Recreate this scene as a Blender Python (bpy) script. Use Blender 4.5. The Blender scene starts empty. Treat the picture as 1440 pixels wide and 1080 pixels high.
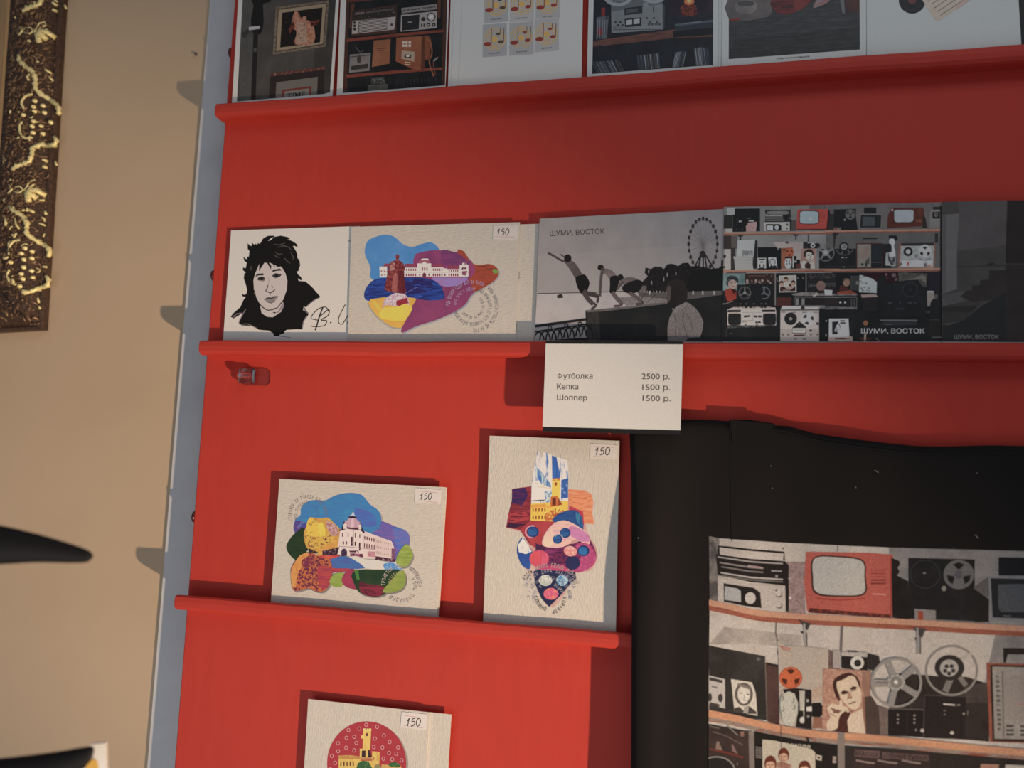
import bpy, bmesh, math, random
from mathutils import Vector, Matrix
random.seed(7)
COL = bpy.context.scene.collection
sin, cos, pi = math.sin, math.cos, math.pi

# ---------------------------------------------------------------- camera (solved from the ledges and card edges)
YAW, PITCH, ROLL, F = -0.223079, 0.0993025, -0.0380280, 1062.70
D, Z0 = 0.6014, 1.40            # camera stands 0.60 m in front of the board, 1.40 m above the floor
fw = Vector((sin(YAW)*cos(PITCH), cos(YAW)*cos(PITCH), sin(PITCH)))
rt0 = Vector((cos(YAW), -sin(YAW), 0)); dn0 = fw.cross(rt0)
RT = rt0*cos(ROLL) + dn0*sin(ROLL)
DN = -rt0*sin(ROLL) + dn0*cos(ROLL)
CAM = Vector((0, -D, Z0))
def ray(px, py):
    return RT*(px-720) + DN*(py-540) + fw*F
def hit(px, py, y=0.0):
    d = ray(px, py); return CAM + d*((D+y)/d.y)
def plane(y):
    return lambda px, py: hit(px, py, y)
def at_depth(px, py, dist):
    d = ray(px, py); return CAM + d*(dist/F)

cam_data = bpy.data.cameras.new('camera'); cam = bpy.data.objects.new('camera', cam_data); COL.objects.link(cam)
cam_data.sensor_width = 36; cam_data.lens = F/1440*36; cam_data.clip_start = 0.02; cam_data.clip_end = 50
m = Matrix((RT, -DN, -fw)).transposed().to_4x4(); m.translation = CAM; cam.matrix_world = m
cam_data.dof.use_dof = True; cam_data.dof.focus_distance = 0.63; cam_data.dof.aperture_fstop = 4.0
bpy.context.scene.camera = cam

# ---------------------------------------------------------------- materials
def lin(v): return v/12.92 if v <= .04045 else ((v+.055)/1.055)**2.4
SAT = .84
def hexc(h, gain=(1,1,1)):
    c = [lin(int(h[i:i+2], 16)/255) for i in (0, 2, 4)]
    c = [c[i]*gain[i] for i in range(3)]; l = .3*c[0]+.59*c[1]+.11*c[2]
    return tuple(min(.93, l+(v-l)*SAT) for v in c) + (1,)
def base_mat(name, col, rough=.6, spec=.4, metallic=0):
    mt = bpy.data.materials.new(name); mt.use_nodes = True
    b = mt.node_tree.nodes['Principled BSDF']
    b.inputs['Base Color'].default_value = (*col[:3], 1); b.inputs['Roughness'].default_value = rough
    b.inputs['Specular IOR Level'].default_value = spec; b.inputs['Metallic'].default_value = metallic
    return mt, mt.node_tree, b
def add_noise(nt, scale=(1,1,1), nscale=50, detail=4, rough=.6):
    tc = nt.nodes.new('ShaderNodeTexCoord'); mp = nt.nodes.new('ShaderNodeMapping'); mp.inputs['Scale'].default_value = scale
    n = nt.nodes.new('ShaderNodeTexNoise'); n.inputs['Scale'].default_value = nscale; n.inputs['Detail'].default_value = detail
    n.inputs['Roughness'].default_value = rough
    nt.links.new(tc.outputs['Object'], mp.inputs['Vector']); nt.links.new(mp.outputs['Vector'], n.inputs['Vector'])
    return n
def add_bump(nt, b, src, strength=.3, dist=.001):
    bp = nt.nodes.new('ShaderNodeBump'); bp.inputs['Strength'].default_value = strength; bp.inputs['Distance'].default_value = dist
    nt.links.new(src, bp.inputs['Height'])
    if b.inputs['Normal'].is_linked: nt.links.new(b.inputs['Normal'].links[0].from_socket, bp.inputs['Normal'])
    nt.links.new(bp.outputs['Normal'], b.inputs['Normal'])
def add_mix(nt, b, fac, c1, c2, lo=.4, hi=.6):
    r = nt.nodes.new('ShaderNodeMapRange'); r.inputs['From Min'].default_value = lo; r.inputs['From Max'].default_value = hi
    nt.links.new(fac, r.inputs['Value'])
    mx = nt.nodes.new('ShaderNodeMix'); mx.data_type = 'RGBA'
    mx.inputs['A'].default_value = (*c1[:3], 1); mx.inputs['B'].default_value = (*c2[:3], 1)
    nt.links.new(r.outputs['Result'], mx.inputs['Factor']); nt.links.new(mx.outputs['Result'], b.inputs['Base Color'])

M = {}
# red brushed paint
mt, nt, b = base_mat('red_paint', (.55, .045, .03), .6, .25)
n = add_noise(nt, (5, 5, .9), 22, 6); n2 = add_noise(nt, (1, 1, 1), 9, 3)
add_mix(nt, b, n.outputs['Fac'], (.55, .052, .037), (.59, .057, .040), .3, .7)
add_bump(nt, b, n.outputs['Fac'], .10, .0005); add_bump(nt, b, n2.outputs['Fac'], .25, .004); M['red'] = mt
mt, nt, b = base_mat('red_ledge_paint', (.58, .05, .035), .6, .25)
n = add_noise(nt, (.6, 9, 9), 30, 4); add_mix(nt, b, n.outputs['Fac'], (.53, .051, .037), (.57, .056, .041), .3, .7)
add_bump(nt, b, n.outputs['Fac'], .2, .0006); M['redledge'] = mt
# beige plaster wall
mt, nt, b = base_mat('beige_wall_paint', (.60, .43, .27), .75, .2)
n = add_noise(nt, (1, 1, 1), 5, 4); n2 = add_noise(nt, (1, 1, 1), 300, 2)
add_mix(nt, b, n.outputs['Fac'], (.60, .46, .32), (.57, .435, .30), .35, .65)
add_bump(nt, b, n2.outputs['Fac'], .12, .0004); add_bump(nt, b, n.outputs['Fac'], .3, .004); M['wall'] = mt
mt, nt, b = base_mat('white_backing_paint', (.60, .62, .66), .55, .3)
n = add_noise(nt, (1, 1, 1), 40, 4); add_mix(nt, b, n.outputs['Fac'], (.60, .62, .65), (.64, .66, .68), .35, .65)
add_bump(nt, b, n.outputs['Fac'], .1, .0006); M['white'] = mt
def paper(name, col, bump=.1, scale=(1,1,1), ns=700, rough=.6, vary=.03):
    mt, nt, b = base_mat(name, col, rough, .3)
    n = add_noise(nt, scale, ns, 3)
    add_mix(nt, b, n.outputs['Fac'], tuple(c*(1-vary) for c in col[:3]), tuple(min(.95, c*(1+vary)) for c in col[:3]), .35, .65)
    add_bump(nt, b, n.outputs['Fac'], bump, .0004); return mt
M['paper'] = paper('smooth_white_paper', (.85, .84, .81), .05)
M['paperc'] = paper('cool_white_paper', (.78, .81, .80), .05)
M['craft'] = paper('ribbed_cream_card', (.72, .68, .62), 1.0, (1, 1, 3.5), 260, vary=.07)
M['craftv'] = paper('ribbed_cream_card_upright', (.72, .68, .62), 1.0, (3.5, 1, 1), 260, vary=.07)
M['photo'] = paper('photo_card_edge', (.55, .54, .53), .05)
M['black'] = base_mat('black_card', (.012, .012, .013), .5, .4)[0]
mt, nt, b = base_mat('black_cotton', (.019, .0175, .0175), 1.0, .08)
n = add_noise(nt, (1, 1, 1), 1500, 2); n2 = add_noise(nt, (1, 1, 1), 25, 3)
add_bump(nt, b, n.outputs['Fac'], .35, .0003); add_bump(nt, b, n2.outputs['Fac'], .2, .002)
M['cotton'] = mt
M['seam'] = base_mat('black_thread', (.02, .02, .022), .9, .1)[0]
M['lint'] = base_mat('pale_lint', (.25, .26, .28), .9, .1)[0]
M['screw'] = base_mat('dark_red_screw_head', (.07, .008, .010), .25, .6)[0]
M['steel'] = base_mat('dull_steel', (.3, .3, .3), .35, .5, 1)[0]
mt, nt, b = base_mat('clear_plastic', (1, .97, .96), .05, .5); b.inputs['Transmission Weight'].default_value = 1; b.inputs['IOR'].default_value = 1.45; M['clear'] = mt
# picture frame
mt, nt, b = base_mat('dark_bronze_moulding', (.07, .035, .022), .42, .5)
n = add_noise(nt, (1, 1, 1), 260, 6, .7); n2 = add_noise(nt, (1, 1, 1), 90, 2)
add_mix(nt, b, n.outputs['Fac'], (.040, .021, .014), (.11, .06, .034), .42, .70)
add_bump(nt, b, n.outputs['Fac'], .8, .0022); M['bronze'] = mt
mt, nt, b = base_mat('brown_relief', (.11, .055, .032), .38, .5, .3)
n = add_noise(nt, (1, 1, 1), 300, 4); add_mix(nt, b, n.outputs['Fac'], (.10, .055, .032), (.34, .22, .12), .45, .66); M['relief'] = mt
mt, nt, b = base_mat('worn_gold', (.75, .55, .22), .42, .5, .2)
n = add_noise(nt, (1, 1, 1), 500, 4); add_mix(nt, b, n.outputs['Fac'], (.45, .33, .13), (.95, .84, .42), .32, .5)
add_bump(nt, b, n.outputs['Fac'], .3, .0008); M['gold'] = mt
mt, nt, b = base_mat('pale_gilt_wood', (.42, .27, .13), .45, .4)
n = add_noise(nt, (30, 30, 1), 18, 4); add_mix(nt, b, n.outputs['Fac'], (.35, .21, .10), (.5, .34, .17), .3, .7); M['gilt'] = mt
mt, nt, b = base_mat('matt_black_hanger', (.007, .006, .006), .55, .3)
n = add_noise(nt, (1, 1, 1), 60, 3); add_bump(nt, b, n.outputs['Fac'], .1, .001); M['hanger'] = mt

def print_mat(name, rough, spec, kind):
    """ink: face colour 'ca' mixed with 'cb' by a noise, share 'mx'"""
    mt = bpy.data.materials.new(name); mt.use_nodes = True; nt = mt.node_tree; b = nt.nodes['Principled BSDF']
    b.inputs['Roughness'].default_value = rough; b.inputs['Specular IOR Level'].default_value = spec
    ca = nt.nodes.new('ShaderNodeAttribute'); ca.attribute_name = 'ca'
    cb = nt.nodes.new('ShaderNodeAttribute'); cb.attribute_name = 'cb'
    sc, ns, dt, w = {'soft': ((1,1,1), 45, 3, .25), 'brush': ((1,1,7), 70, 6, .10), 'brushv': ((7,1,1.0), 70, 6, .10),
                     'speck': ((1,1,1), 420, 6, .09), 'grain': ((1,1,1), 1400, 2, .2)}[kind]
    n = add_noise(nt, sc, ns, dt, .65)
    if kind.startswith('brush'): n.inputs['Distortion'].default_value = .6
    # mx moves the threshold
    mr = nt.nodes.new('ShaderNodeMath'); mr.operation = 'ADD'
    al = nt.nodes.new('ShaderNodeMath'); al.operation = 'MULTIPLY_ADD'
    nt.links.new(cb.outputs['Alpha'], al.inputs[0]); al.inputs[1].default_value = .5; al.inputs[2].default_value = -.25
    nt.links.new(n.outputs['Fac'], mr.inputs[0]); nt.links.new(al.outputs[0], mr.inputs[1])
    r = nt.nodes.new('ShaderNodeMapRange'); r.inputs['From Min'].default_value = .5-w/2; r.inputs['From Max'].default_value = .5+w/2
    nt.links.new(mr.outputs[0], r.inputs['Value'])
    mx = nt.nodes.new('ShaderNodeMix'); mx.data_type = 'RGBA'
    nt.links.new(r.outputs['Result'], mx.inputs['Factor']); nt.links.new(ca.outputs['Color'], mx.inputs['A']); nt.links.new(cb.outputs['Color'], mx.inputs['B'])
    nt.links.new(mx.outputs['Result'], b.inputs['Base Color'])
    if name.startswith('cloth'):
        n3 = add_noise(nt, (1,1,1), 1300, 2)
        add_bump(nt, b, n3.outputs['Fac'], .4, .0004)
        mlt = nt.nodes.new('ShaderNodeMapRange'); mlt.inputs['From Min'].default_value = .3; mlt.inputs['From Max'].default_value = .7
        mlt.inputs['To Min'].default_value = .72; mlt.inputs['To Max'].default_value = 1.18
        nt.links.new(n3.outputs['Fac'], mlt.inputs['Value'])
        vm = nt.nodes.new('ShaderNodeVectorMath'); vm.operation = 'SCALE'
        nt.links.new(mx.outputs['Result'], vm.inputs[0]); nt.links.new(mlt.outputs['Result'], vm.inputs['Scale'])
        nt.links.new(vm.outputs['Vector'], b.inputs['Base Color'])
    return mt
KINDS = ['soft', 'brush', 'brushv', 'speck', 'grain']
INK = [print_mat('printed_ink_'+k, .5, .3, k) for k in KINDS]
CLOTHINK = [print_mat('cloth_ink_'+k, .9, .12, k) for k in KINDS]

# ---------------------------------------------------------------- object helpers
def tag(o, label=None, cat=None, group=None, kind=None):
    for k, v in (('label', label), ('category', cat), ('group', group), ('kind', kind)):
        if v: o[k] = v
    return o
def obj(name, bm, mat, parent=None, origin=None, smooth=False):
    """bm in world coordinates; origin = world point of the object's origin (or its parent's)"""
    og = Vector(origin) if origin is not None else Vector((0, 0, 0))
    bmesh.ops.translate(bm, verts=bm.verts, vec=-og)
    me = bpy.data.meshes.new(name); bm.to_mesh(me); bm.free()
    for mm in (mat if isinstance(mat, list) else [mat]): me.materials.append(mm)
    if smooth: me.polygons.foreach_set('use_smooth', [True]*len(me.polygons))
    o = bpy.data.objects.new(name, me); COL.objects.link(o)
    if parent is not None: o.parent = parent
    else: o.location = og
    return o
def empty(name, loc):
    o = bpy.data.objects.new(name, None); COL.objects.link(o); o.location = loc; o.empty_display_size = .05; return o
def box(bm, x0, x1, y0, y1, z0, z1):
    v = [bm.verts.new(p) for p in ((x0,y0,z0),(x1,y0,z0),(x1,y1,z0),(x0,y1,z0),(x0,y0,z1),(x1,y0,z1),(x1,y1,z1),(x0,y1,z1))]
    return [bm.faces.new([v[i] for i in f]) for f in ((0,1,5,4),(1,2,6,5),(2,3,7,6),(3,0,4,7),(4,5,6,7),(3,2,1,0))]
def prism(bm, pts, y0, y1):
    """polygon of (x,z) extruded along y from y0 (front, towards camera) to y1"""
    a = [bm.verts.new((x, y0, z)) for x, z in pts]; c = [bm.verts.new((x, y1, z)) for x, z in pts]
    bm.faces.new(a); bm.faces.new(c[::-1]); n = len(pts)
    for i in range(n): bm.faces.new((a[i], c[i], c[(i+1) % n], a[(i+1) % n]))
def bevel(bm, w, seg=2):
    bmesh.ops.bevel(bm, geom=[e for e in bm.edges], offset=w, segments=seg, profile=.5, affect='EDGES')
def fixn(bm): bmesh.ops.recalc_face_normals(bm, faces=bm.faces)
def tube(bm, pts, rad, n=8, flat=1.0, yflat=None, caps=True):
    """swept tube through world points; rad float or list; flat squashes along world y"""
    if not isinstance(rad, (list, tuple)): rad = [rad]*len(pts)
    rings = []
    for i, p in enumerate(pts):
        t = (Vector(pts[min(i+1, len(pts)-1)]) - Vector(pts[max(i-1, 0)])).normalized()
        u = t.cross(Vector((0, 1, 0)))
        if u.length < 1e-4: u = t.cross(Vector((0, 0, 1)))
        u.normalize(); w = u.cross(t).normalized()
        rings.append([bm.verts.new(Vector(p) + u*cos(2*pi*k/n)*rad[i] + w*sin(2*pi*k/n)*rad[i]*flat) for k in range(n)])
    for a, c in zip(rings, rings[1:]):
        for k in range(n): bm.faces.new((a[k], a[(k+1) % n], c[(k+1) % n], c[k]))
    if caps: bm.faces.new(rings[0][::-1]); bm.faces.new(rings[-1])
def smooth_pts(pts, seg=5, closed=True):
    n = len(pts); out = []
    rng = range(n) if closed else range(n-1)
    for i in rng:
        p = [pts[(i+k-1) % n] if closed else pts[max(0, min(n-1, i+k-1))] for k in range(4)]
        for s in range(seg):
            t = s/seg
            out.append(tuple(.5*((2*p[1][d]) + (-p[0][d]+p[2][d])*t + (2*p[0][d]-5*p[1][d]+4*p[2][d]-p[3][d])*t*t + (-p[0][d]+3*p[1][d]-3*p[2][d]+p[3][d])*t**3) for d in range(len(pts[0]))))
    if not closed: out.append(tuple(pts[-1]))
    return out

# ---------------------------------------------------------------- lettering
_tc = {}
def text_geo(s, sp=1.0):
    if (s, sp) not in _tc:
        cu = bpy.data.curves.new('lettering', 'FONT'); cu.body = s; cu.resolution_u = 3; cu.space_character = sp; cu.offset = .007
        o = bpy.data.objects.new('lettering', cu); COL.objects.link(o)
        dg = bpy.context.evaluated_depsgraph_get(); dg.update()
        me = bpy.data.meshes.new_from_object(o.evaluated_get(dg))
        vs = [(v.co.x, v.co.y) for v in me.vertices]; fs = [tuple(p.vertices) for p in me.polygons]
        bpy.data.objects.remove(o); bpy.data.curves.remove(cu); bpy.data.meshes.remove(me)
        _tc[(s, sp)] = (vs, fs)
    return _tc[(s, sp)]

# ---------------------------------------------------------------- printed artwork
class Art:
    """Flat ink shapes laid on a card: points are read off the photograph (crop origin + scale) and dropped on the card's own plane."""
    def __init__(s, gain=(1,1,1), clip=None, step=1.3e-5, sat=1.0):
        s.g = gain; s.clip = clip; s.pr = []; s.ox = s.oy = 0; s.s = 1.0; s.k = 0.0; s.xc = 0; s.step = step; s.floor = 0
    def crop(s, x0, y0, sc, k=0.0, xc=0): s.ox, s.oy, s.s, s.k, s.xc = x0, y0, sc, k, xc; return s
    def _p(s, p): return (s.ox + p[0]/s.s, s.oy + p[1]/s.s)
    def add(s, vs, fs, c, c2=None, mx=.5, kind='soft'):
        vs = [s._p(p) for p in vs]
        ca = hexc(c, s.g); cb = hexc(c2, s.g)[:3] + (mx,) if c2 else ca[:3] + (0,)
        xs = [v[0] for v in vs]; ys = [v[1] for v in vs]; bb = (min(xs), min(ys), max(xs), max(ys))
        lv = s.floor
        for q in s.pr:
            b = q[5]
            if q[6] >= lv and b[0] < bb[2] and bb[0] < b[2] and b[1] < bb[3] and bb[1] < b[3]: lv = q[6]+1
        s.pr.append((vs, fs, ca, cb, KINDS.index(kind), bb, lv))
    def P(s, pts, c, c2=None, mx=.5, kind='soft', sm=0):
        if sm: pts = smooth_pts(pts, sm)
        s.add(pts, [tuple(range(len(pts)))], c, c2, mx, kind)
    def B(s, x0, y0, x1, y1, c, c2=None, mx=.5, kind='soft'):
        k, xc = s.k, s.xc
        s.P([(x0, y0+k*(x0-xc)), (x1, y0+k*(x1-xc)), (x1, y1+k*(x1-xc)), (x0, y1+k*(x0-xc))], c, c2, mx, kind)
    def E(s, cx, cy, rx, ry, c, c2=None, mx=.5, kind='soft', rot=0, n=22):
        r = math.radians(rot); cy = cy + s.k*(cx-s.xc)
        s.P([(cx+rx*cos(a)*cos(r)-ry*sin(a)*sin(r), cy+rx*cos(a)*sin(r)+ry*sin(a)*cos(r)) for a in [2*pi*i/n for i in range(n)]], c, c2, mx, kind)
    def L(s, pts, w, c, sm=0, taper=False, closed=False):
        if sm: pts = smooth_pts(pts, sm, closed)
        n = len(pts); a = []; b_ = []
        for i, p in enumerate(pts):
            if closed: q, r = pts[(i-1) % n], pts[(i+1) % n]
            else: q, r = pts[max(i-1, 0)], pts[min(i+1, n-1)]
            dx, dy = r[0]-q[0], r[1]-q[1]; l = math.hypot(dx, dy) or 1
            ww = w/2
            if taper: t = i/(n-1); ww *= max(.12, min(1, 4*t*(1-t)+.1) if taper == 2 else 1-t)
            a.append((p[0]-dy/l*ww, p[1]+dx/l*ww)); b_.append((p[0]+dy/l*ww, p[1]-dx/l*ww))
        fs = [(i, i+1, n+i+1, n+i) for i in range(n-1)]
        if closed: fs.append((n-1, 0, n, 2*n-1))
        s.add(a+b_, fs, c)
    def R(s, cx, cy, rx, ry, w, c, n=24, a0=0, a1=360):
        cy = cy + s.k*(cx-s.xc)
        full = a1-a0 >= 360
        pts = [(cx+rx*cos(math.radians(a0+(a1-a0)*i/n)), cy+ry*sin(math.radians(a0+(a1-a0)*i/n))) for i in range(n if full else n+1)]
        s.L(pts, w, c, closed=full)
    def T(s, txt, x0, y0, x1, y1, c, h=None, sp=1.0):
        """baseline from (x0,y0) to (x1,y1); h = capital height in crop px"""
        vs, fs = text_geo(txt, sp); w = max(v[0] for v in vs) - min(v[0] for v in vs); mn = min(v[0] for v in vs)
        L = math.hypot(x1-x0, y1-y0); ux, uy = (x1-x0)/L, (y1-y0)/L; k = L/w; kh = k if h is None else h/.73
        s.add([(x0 + ux*(v[0]-mn)*k + uy*v[1]*kh, y0 + uy*(v[0]-mn)*k - ux*v[1]*kh) for v in vs], fs, c)
    def arc(s, txt, cx, cy, r, a0, a1, h, c, ry=None, inward=False):
        """lettering on an arc, degrees clockwise from 3 o'clock in the picture"""
        ry = ry or r; n = len(txt)
        for i, ch in enumerate(txt):
            if ch == ' ': continue
            a = math.radians(a0 + (a1-a0)*(i+.5)/n); vs, fs = text_geo(ch)
            mnx = min(v[0] for v in vs); wx = max(v[0] for v in vs)-mnx
            px, py = cx+r*cos(a), cy+ry*sin(a)
            tx, ty = -sin(a)*r, cos(a)*ry
            l = math.hypot(tx, ty); tx /= l; ty /= l
            if inward: tx, ty = -tx, -ty
            cw = abs(math.radians(a1-a0))*r/n*.74; kx = min(cw/wx, h*1.1); kh = h/.73
            s.add([(px+tx*(v[0]-mnx-wx/2)*kx+ty*v[1]*kh, py+ty*(v[0]-mnx-wx/2)*kx-tx*v[1]*kh) for v in vs], fs, c)
    def reel(s, cx, cy, r, c, hub, k=3, ry=None, w=None, rot=-90, holes=None):
        ry = ry or r; w = w or r*.17
        if holes: s.E(cx, cy, r, ry, c)
        else: s.R(cx, cy, r-w/2, ry-w/2, w, c)
        for i in range(k):
            a = math.radians(rot+360*i/k)
            if holes:
                a += pi/k
                pts = [(cx+r*.78*cos(a-.5), cy+ry*.78*sin(a-.5)), (cx+r*.82*cos(a), cy+ry*.82*sin(a)), (cx+r*.78*cos(a+.5), cy+ry*.78*sin(a+.5)), (cx+r*.36*cos(a+.18), cy+ry*.36*sin(a+.18)), (cx+r*.36*cos(a-.18), cy+ry*.36*sin(a-.18))]
                s.P(pts, holes)
            else: s.L([(cx, cy), (cx+(r-w)*cos(a), cy+(ry-w)*sin(a))], r*.24, c)
        s.E(cx, cy, r*.24, ry*.24, hub)
    def face(s, cx, cy, w, h, skin, hair, dark):
        """small head: hair, face, eyes, nose, mouth"""
        s.E(cx, cy-h*.1, w*.62, h*.60, hair); s.E(cx, cy+h*.05, w*.46, h*.5, skin)
        s.P([(cx-w*.5, cy-h*.1), (cx-w*.3, cy-h*.5), (cx+w*.35, cy-h*.52), (cx+w*.5, cy-h*.05), (cx+w*.2, cy-h*.25), (cx-w*.25, cy-h*.22)], hair)
        for d in (-.2, .2): s.L([(cx+(d-.1)*w, cy), (cx+(d+.1)*w, cy)], h*.06, dark)
        s.L([(cx, cy+h*.02), (cx-w*.04, cy+h*.2), (cx+w*.06, cy+h*.21)], h*.035, dark); s.L([(cx-w*.14, cy+h*.33), (cx+w*.14, cy+h*.32)], h*.05, dark)
    def build(s, name, parent, surf, mats=None, grid=None, lift=.00006, origin=None):
        bm = bmesh.new(); la = bm.faces.layers.float_color.new('ca'); lb = bm.faces.layers.float_color.new('cb')
        for vs, fs, ca, cb, ki, bb, lv in s.pr:
            bv = [bm.verts.new((x, y, lv)) for x, y in vs]
            for f in fs:
                try: fc = bm.faces.new([bv[i] for i in f])
                except ValueError: continue
                fc[la] = ca; fc[lb] = cb; fc.material_index = ki
        if s.clip:
            q = s.clip; cxm = sum(p[0] for p in q)/len(q); cym = sum(p[1] for p in q)/len(q)
            for i in range(len(q)):
                a, c = Vector((*q[i], 0)), Vector((*q[(i+1) % len(q)], 0)); d = (c-a); nrm = Vector((d.y, -d.x, 0)).normalized()
                if nrm.dot(Vector((cxm, cym, 0))-a) > 0: nrm = -nrm
                bmesh.ops.bisect_plane(bm, geom=bm.verts[:]+bm.edges[:]+bm.faces[:], plane_co=a, plane_no=nrm, clear_outer=True)
        if grid:
            bmesh.ops.triangulate(bm, faces=bm.faces)
            for ax in (0, 1):
                lo = min(v.co[ax] for v in bm.verts); hi = max(v.co[ax] for v in bm.verts); t = lo+grid
                while t < hi:
                    co = Vector((0, 0, 0)); co[ax] = t; no = Vector((0, 0, 0)); no[ax] = 1
                    bmesh.ops.bisect_plane(bm, geom=bm.verts[:]+bm.edges[:]+bm.faces[:], plane_co=co, plane_no=no); t += grid
        for v in bm.verts:
            w = surf(v.co.x, v.co.y); w.y -= lift + v.co.z*s.step; v.co = w
        bm.normal_update()
        for f in bm.faces:
            if f.normal.y > 0: f.normal_flip()
        o = obj(name, bm, mats or INK, parent, origin if origin is not None else parent.location)
        # face colours -> readable attributes
        return o
KEY_W, KEY_ANG, KEY_T, AREA_W, AMB, EXPO, TOP_W = 265, 21, (-.30, 0, 1.31), 2.6, 0.145, 0, 1.75
# ---------------------------------------------------------------- the setting
WALLY = .026
bm = bmesh.new(); box(bm, -2.0, 2.0, WALLY, WALLY+.12, 0, 2.7)
tag(obj('wall_back', bm, M['wall'], origin=(0, WALLY, 0)), kind='structure')
bm = bmesh.new(); box(bm, -2.0, 2.0, -3.0, WALLY+.12, -.1, 0)
mt, nt, b = base_mat('grey_brown_floor', (.18, .14, .11), .5); M['floor'] = mt
tag(obj('floor', bm, mt), kind='structure')

# ---------------------------------------------------------------- display board with ledges
BX0, BX1 = -.421, .62
board = empty('display_board', (0, 0, 0))
tag(board, 'large red painted board with four narrow ledges against the beige wall', 'display board')
bm = bmesh.new(); box(bm, BX0, BX1, 0, WALLY-.003, .003, 2.1)
bmesh.ops.bevel(bm, geom=[e for e in bm.edges], offset=.0012, segments=2, profile=.5, affect='EDGES')
obj('panel', bm, M['red'], board, board.location)
bm = bmesh.new(); box(bm, -.4643, BX1+.03, WALLY-.003, WALLY-.0002, .0, 2.12)
ob = obj('backing_panel', bm, M['white'], board, board.location); ob['label'] = 'pale grey-white backing strip'
LZ = [Z0+.3143, Z0+.0944, Z0-.1270, Z0-.3540]      # lip tops
LH = .0125
def ledge(ztop, x0, x1):
    # J section: floor strip against the board with a rounded front lip
    sec = [(0, ztop-LH+.0005), (0, ztop-LH+.0045), (-.0100, ztop-LH+.0045), (-.0100, ztop-.0006), (-.0106, ztop),
           (-.0134, ztop), (-.0145, ztop-.0012), (-.0150, ztop-.005), (-.0147, ztop-.0092), (-.0130, ztop-LH+.0008), (-.0105, ztop-LH)]
    bm = bmesh.new(); N = 40; rings = []
    for i in range(N+1):
        x = x0+(x1-x0)*i/N; wob = .00035*sin(x*23+ztop*7)+.0002*sin(x*61)
        rings.append([bm.verts.new((x, y, z+wob)) for y, z in sec])
    for a, c in zip(rings, rings[1:]):
        for k in range(len(sec)): bm.faces.new((a[k], a[(k+1) % len(sec)], c[(k+1) % len(sec)], c[k]))
    bm.faces.new(rings[0]); bm.faces.new(rings[-1][::-1]); fixn(bm)
    bmesh.ops.bevel(bm, geom=[e for e in bm.edges if all(abs(v.co.x-x0) < 1e-5 or abs(v.co.x-x1) < 1e-5 for v in e.verts) and abs(e.verts[0].co.x-e.verts[1].co.x) < 1e-6], offset=.0009, segments=2, affect='EDGES')
    return obj('ledge', bm, M['redledge'], board, board.location)
for z, x0 in zip(LZ, (-.4225, -.4195, -.4235, -.422)): ledge(z, x0, BX1-.002)
FL = [z-LH+.0045 for z in LZ]
for px, py in ((318, 72), (293, 386), (268, 727)):
    p = hit(px+3, py, 0); bm = bmesh.new(); zc = p.z
    for i, (dx, r) in enumerate(((0, .0046), (-.0008, .0056), (-.0026, .0054), (-.0038, .0036), (-.0042, .0001))):
        ring = [bm.verts.new((BX0+dx+.0002, .0052+r*cos(2*pi*k/20), zc+r*sin(2*pi*k/20))) for k in range(20)]
        if i: [bm.faces.new((prev[k], prev[(k+1) % 20], ring[(k+1) % 20], ring[k])) for k in range(20)]
        else: bm.faces.new(ring[::-1])
        prev = ring
    bm.faces.new(prev); fixn(bm)
    o = obj('screw', bm, M['screw'], board, board.location, True); o['label'] = 'dark red round screw head on the board edge'

# ---------------------------------------------------------------- clear plastic hook
hk = empty('adhesive_hook', hit(350, 530, 0)); tag(hk, 'small clear plastic adhesive hook stuck on the red board under the portrait card', 'hook')
def rrect(cx, cz, w, h, r, n=5):
    out = []
    for sx, sz, a0 in ((1, 1, 0), (-1, 1, 90), (-1, -1, 180), (1, -1, 270)):
        for i in range(n+1):
            a = math.radians(a0+90*i/n); out.append((cx+sx*(w/2-r)+r*cos(a), cz+sz*(h/2-r)+r*sin(a)))
    return out
c0, c1 = hit(340, 542, 0), hit(381, 519, 0)
bm = bmesh.new(); prism(bm, rrect((c0.x+c1.x)/2, (c0.z+c1.z)/2, c1.x-c0.x, c1.z-c0.z, .005), -.0016, -.0002); fixn(bm)
obj('base_plate', bm, M['clear'], hk, hk.location, False)
bm = bmesh.new(); cz = (c0.z+c1.z)/2+.0005; cx = c0.x+.006
prism(bm, rrect(cx+.001, cz, .0145, .0135, .002), -.0068, -.0017); fixn(bm); bevel(bm, .0005, 1)
tube(bm, [(cx-.004, -.0062, cz), (cx-.0035, -.0085, cz), (cx-.001, -.0105, cz), (cx+.003, -.0108, cz), (cx+.0062, -.0098, cz), (cx+.0072, -.0078, cz)], [.0022, .0024, .0026, .0026, .0024, .0016], 12)
obj('hook_arm', bm, M['clear'], hk, hk.location, True)

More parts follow.
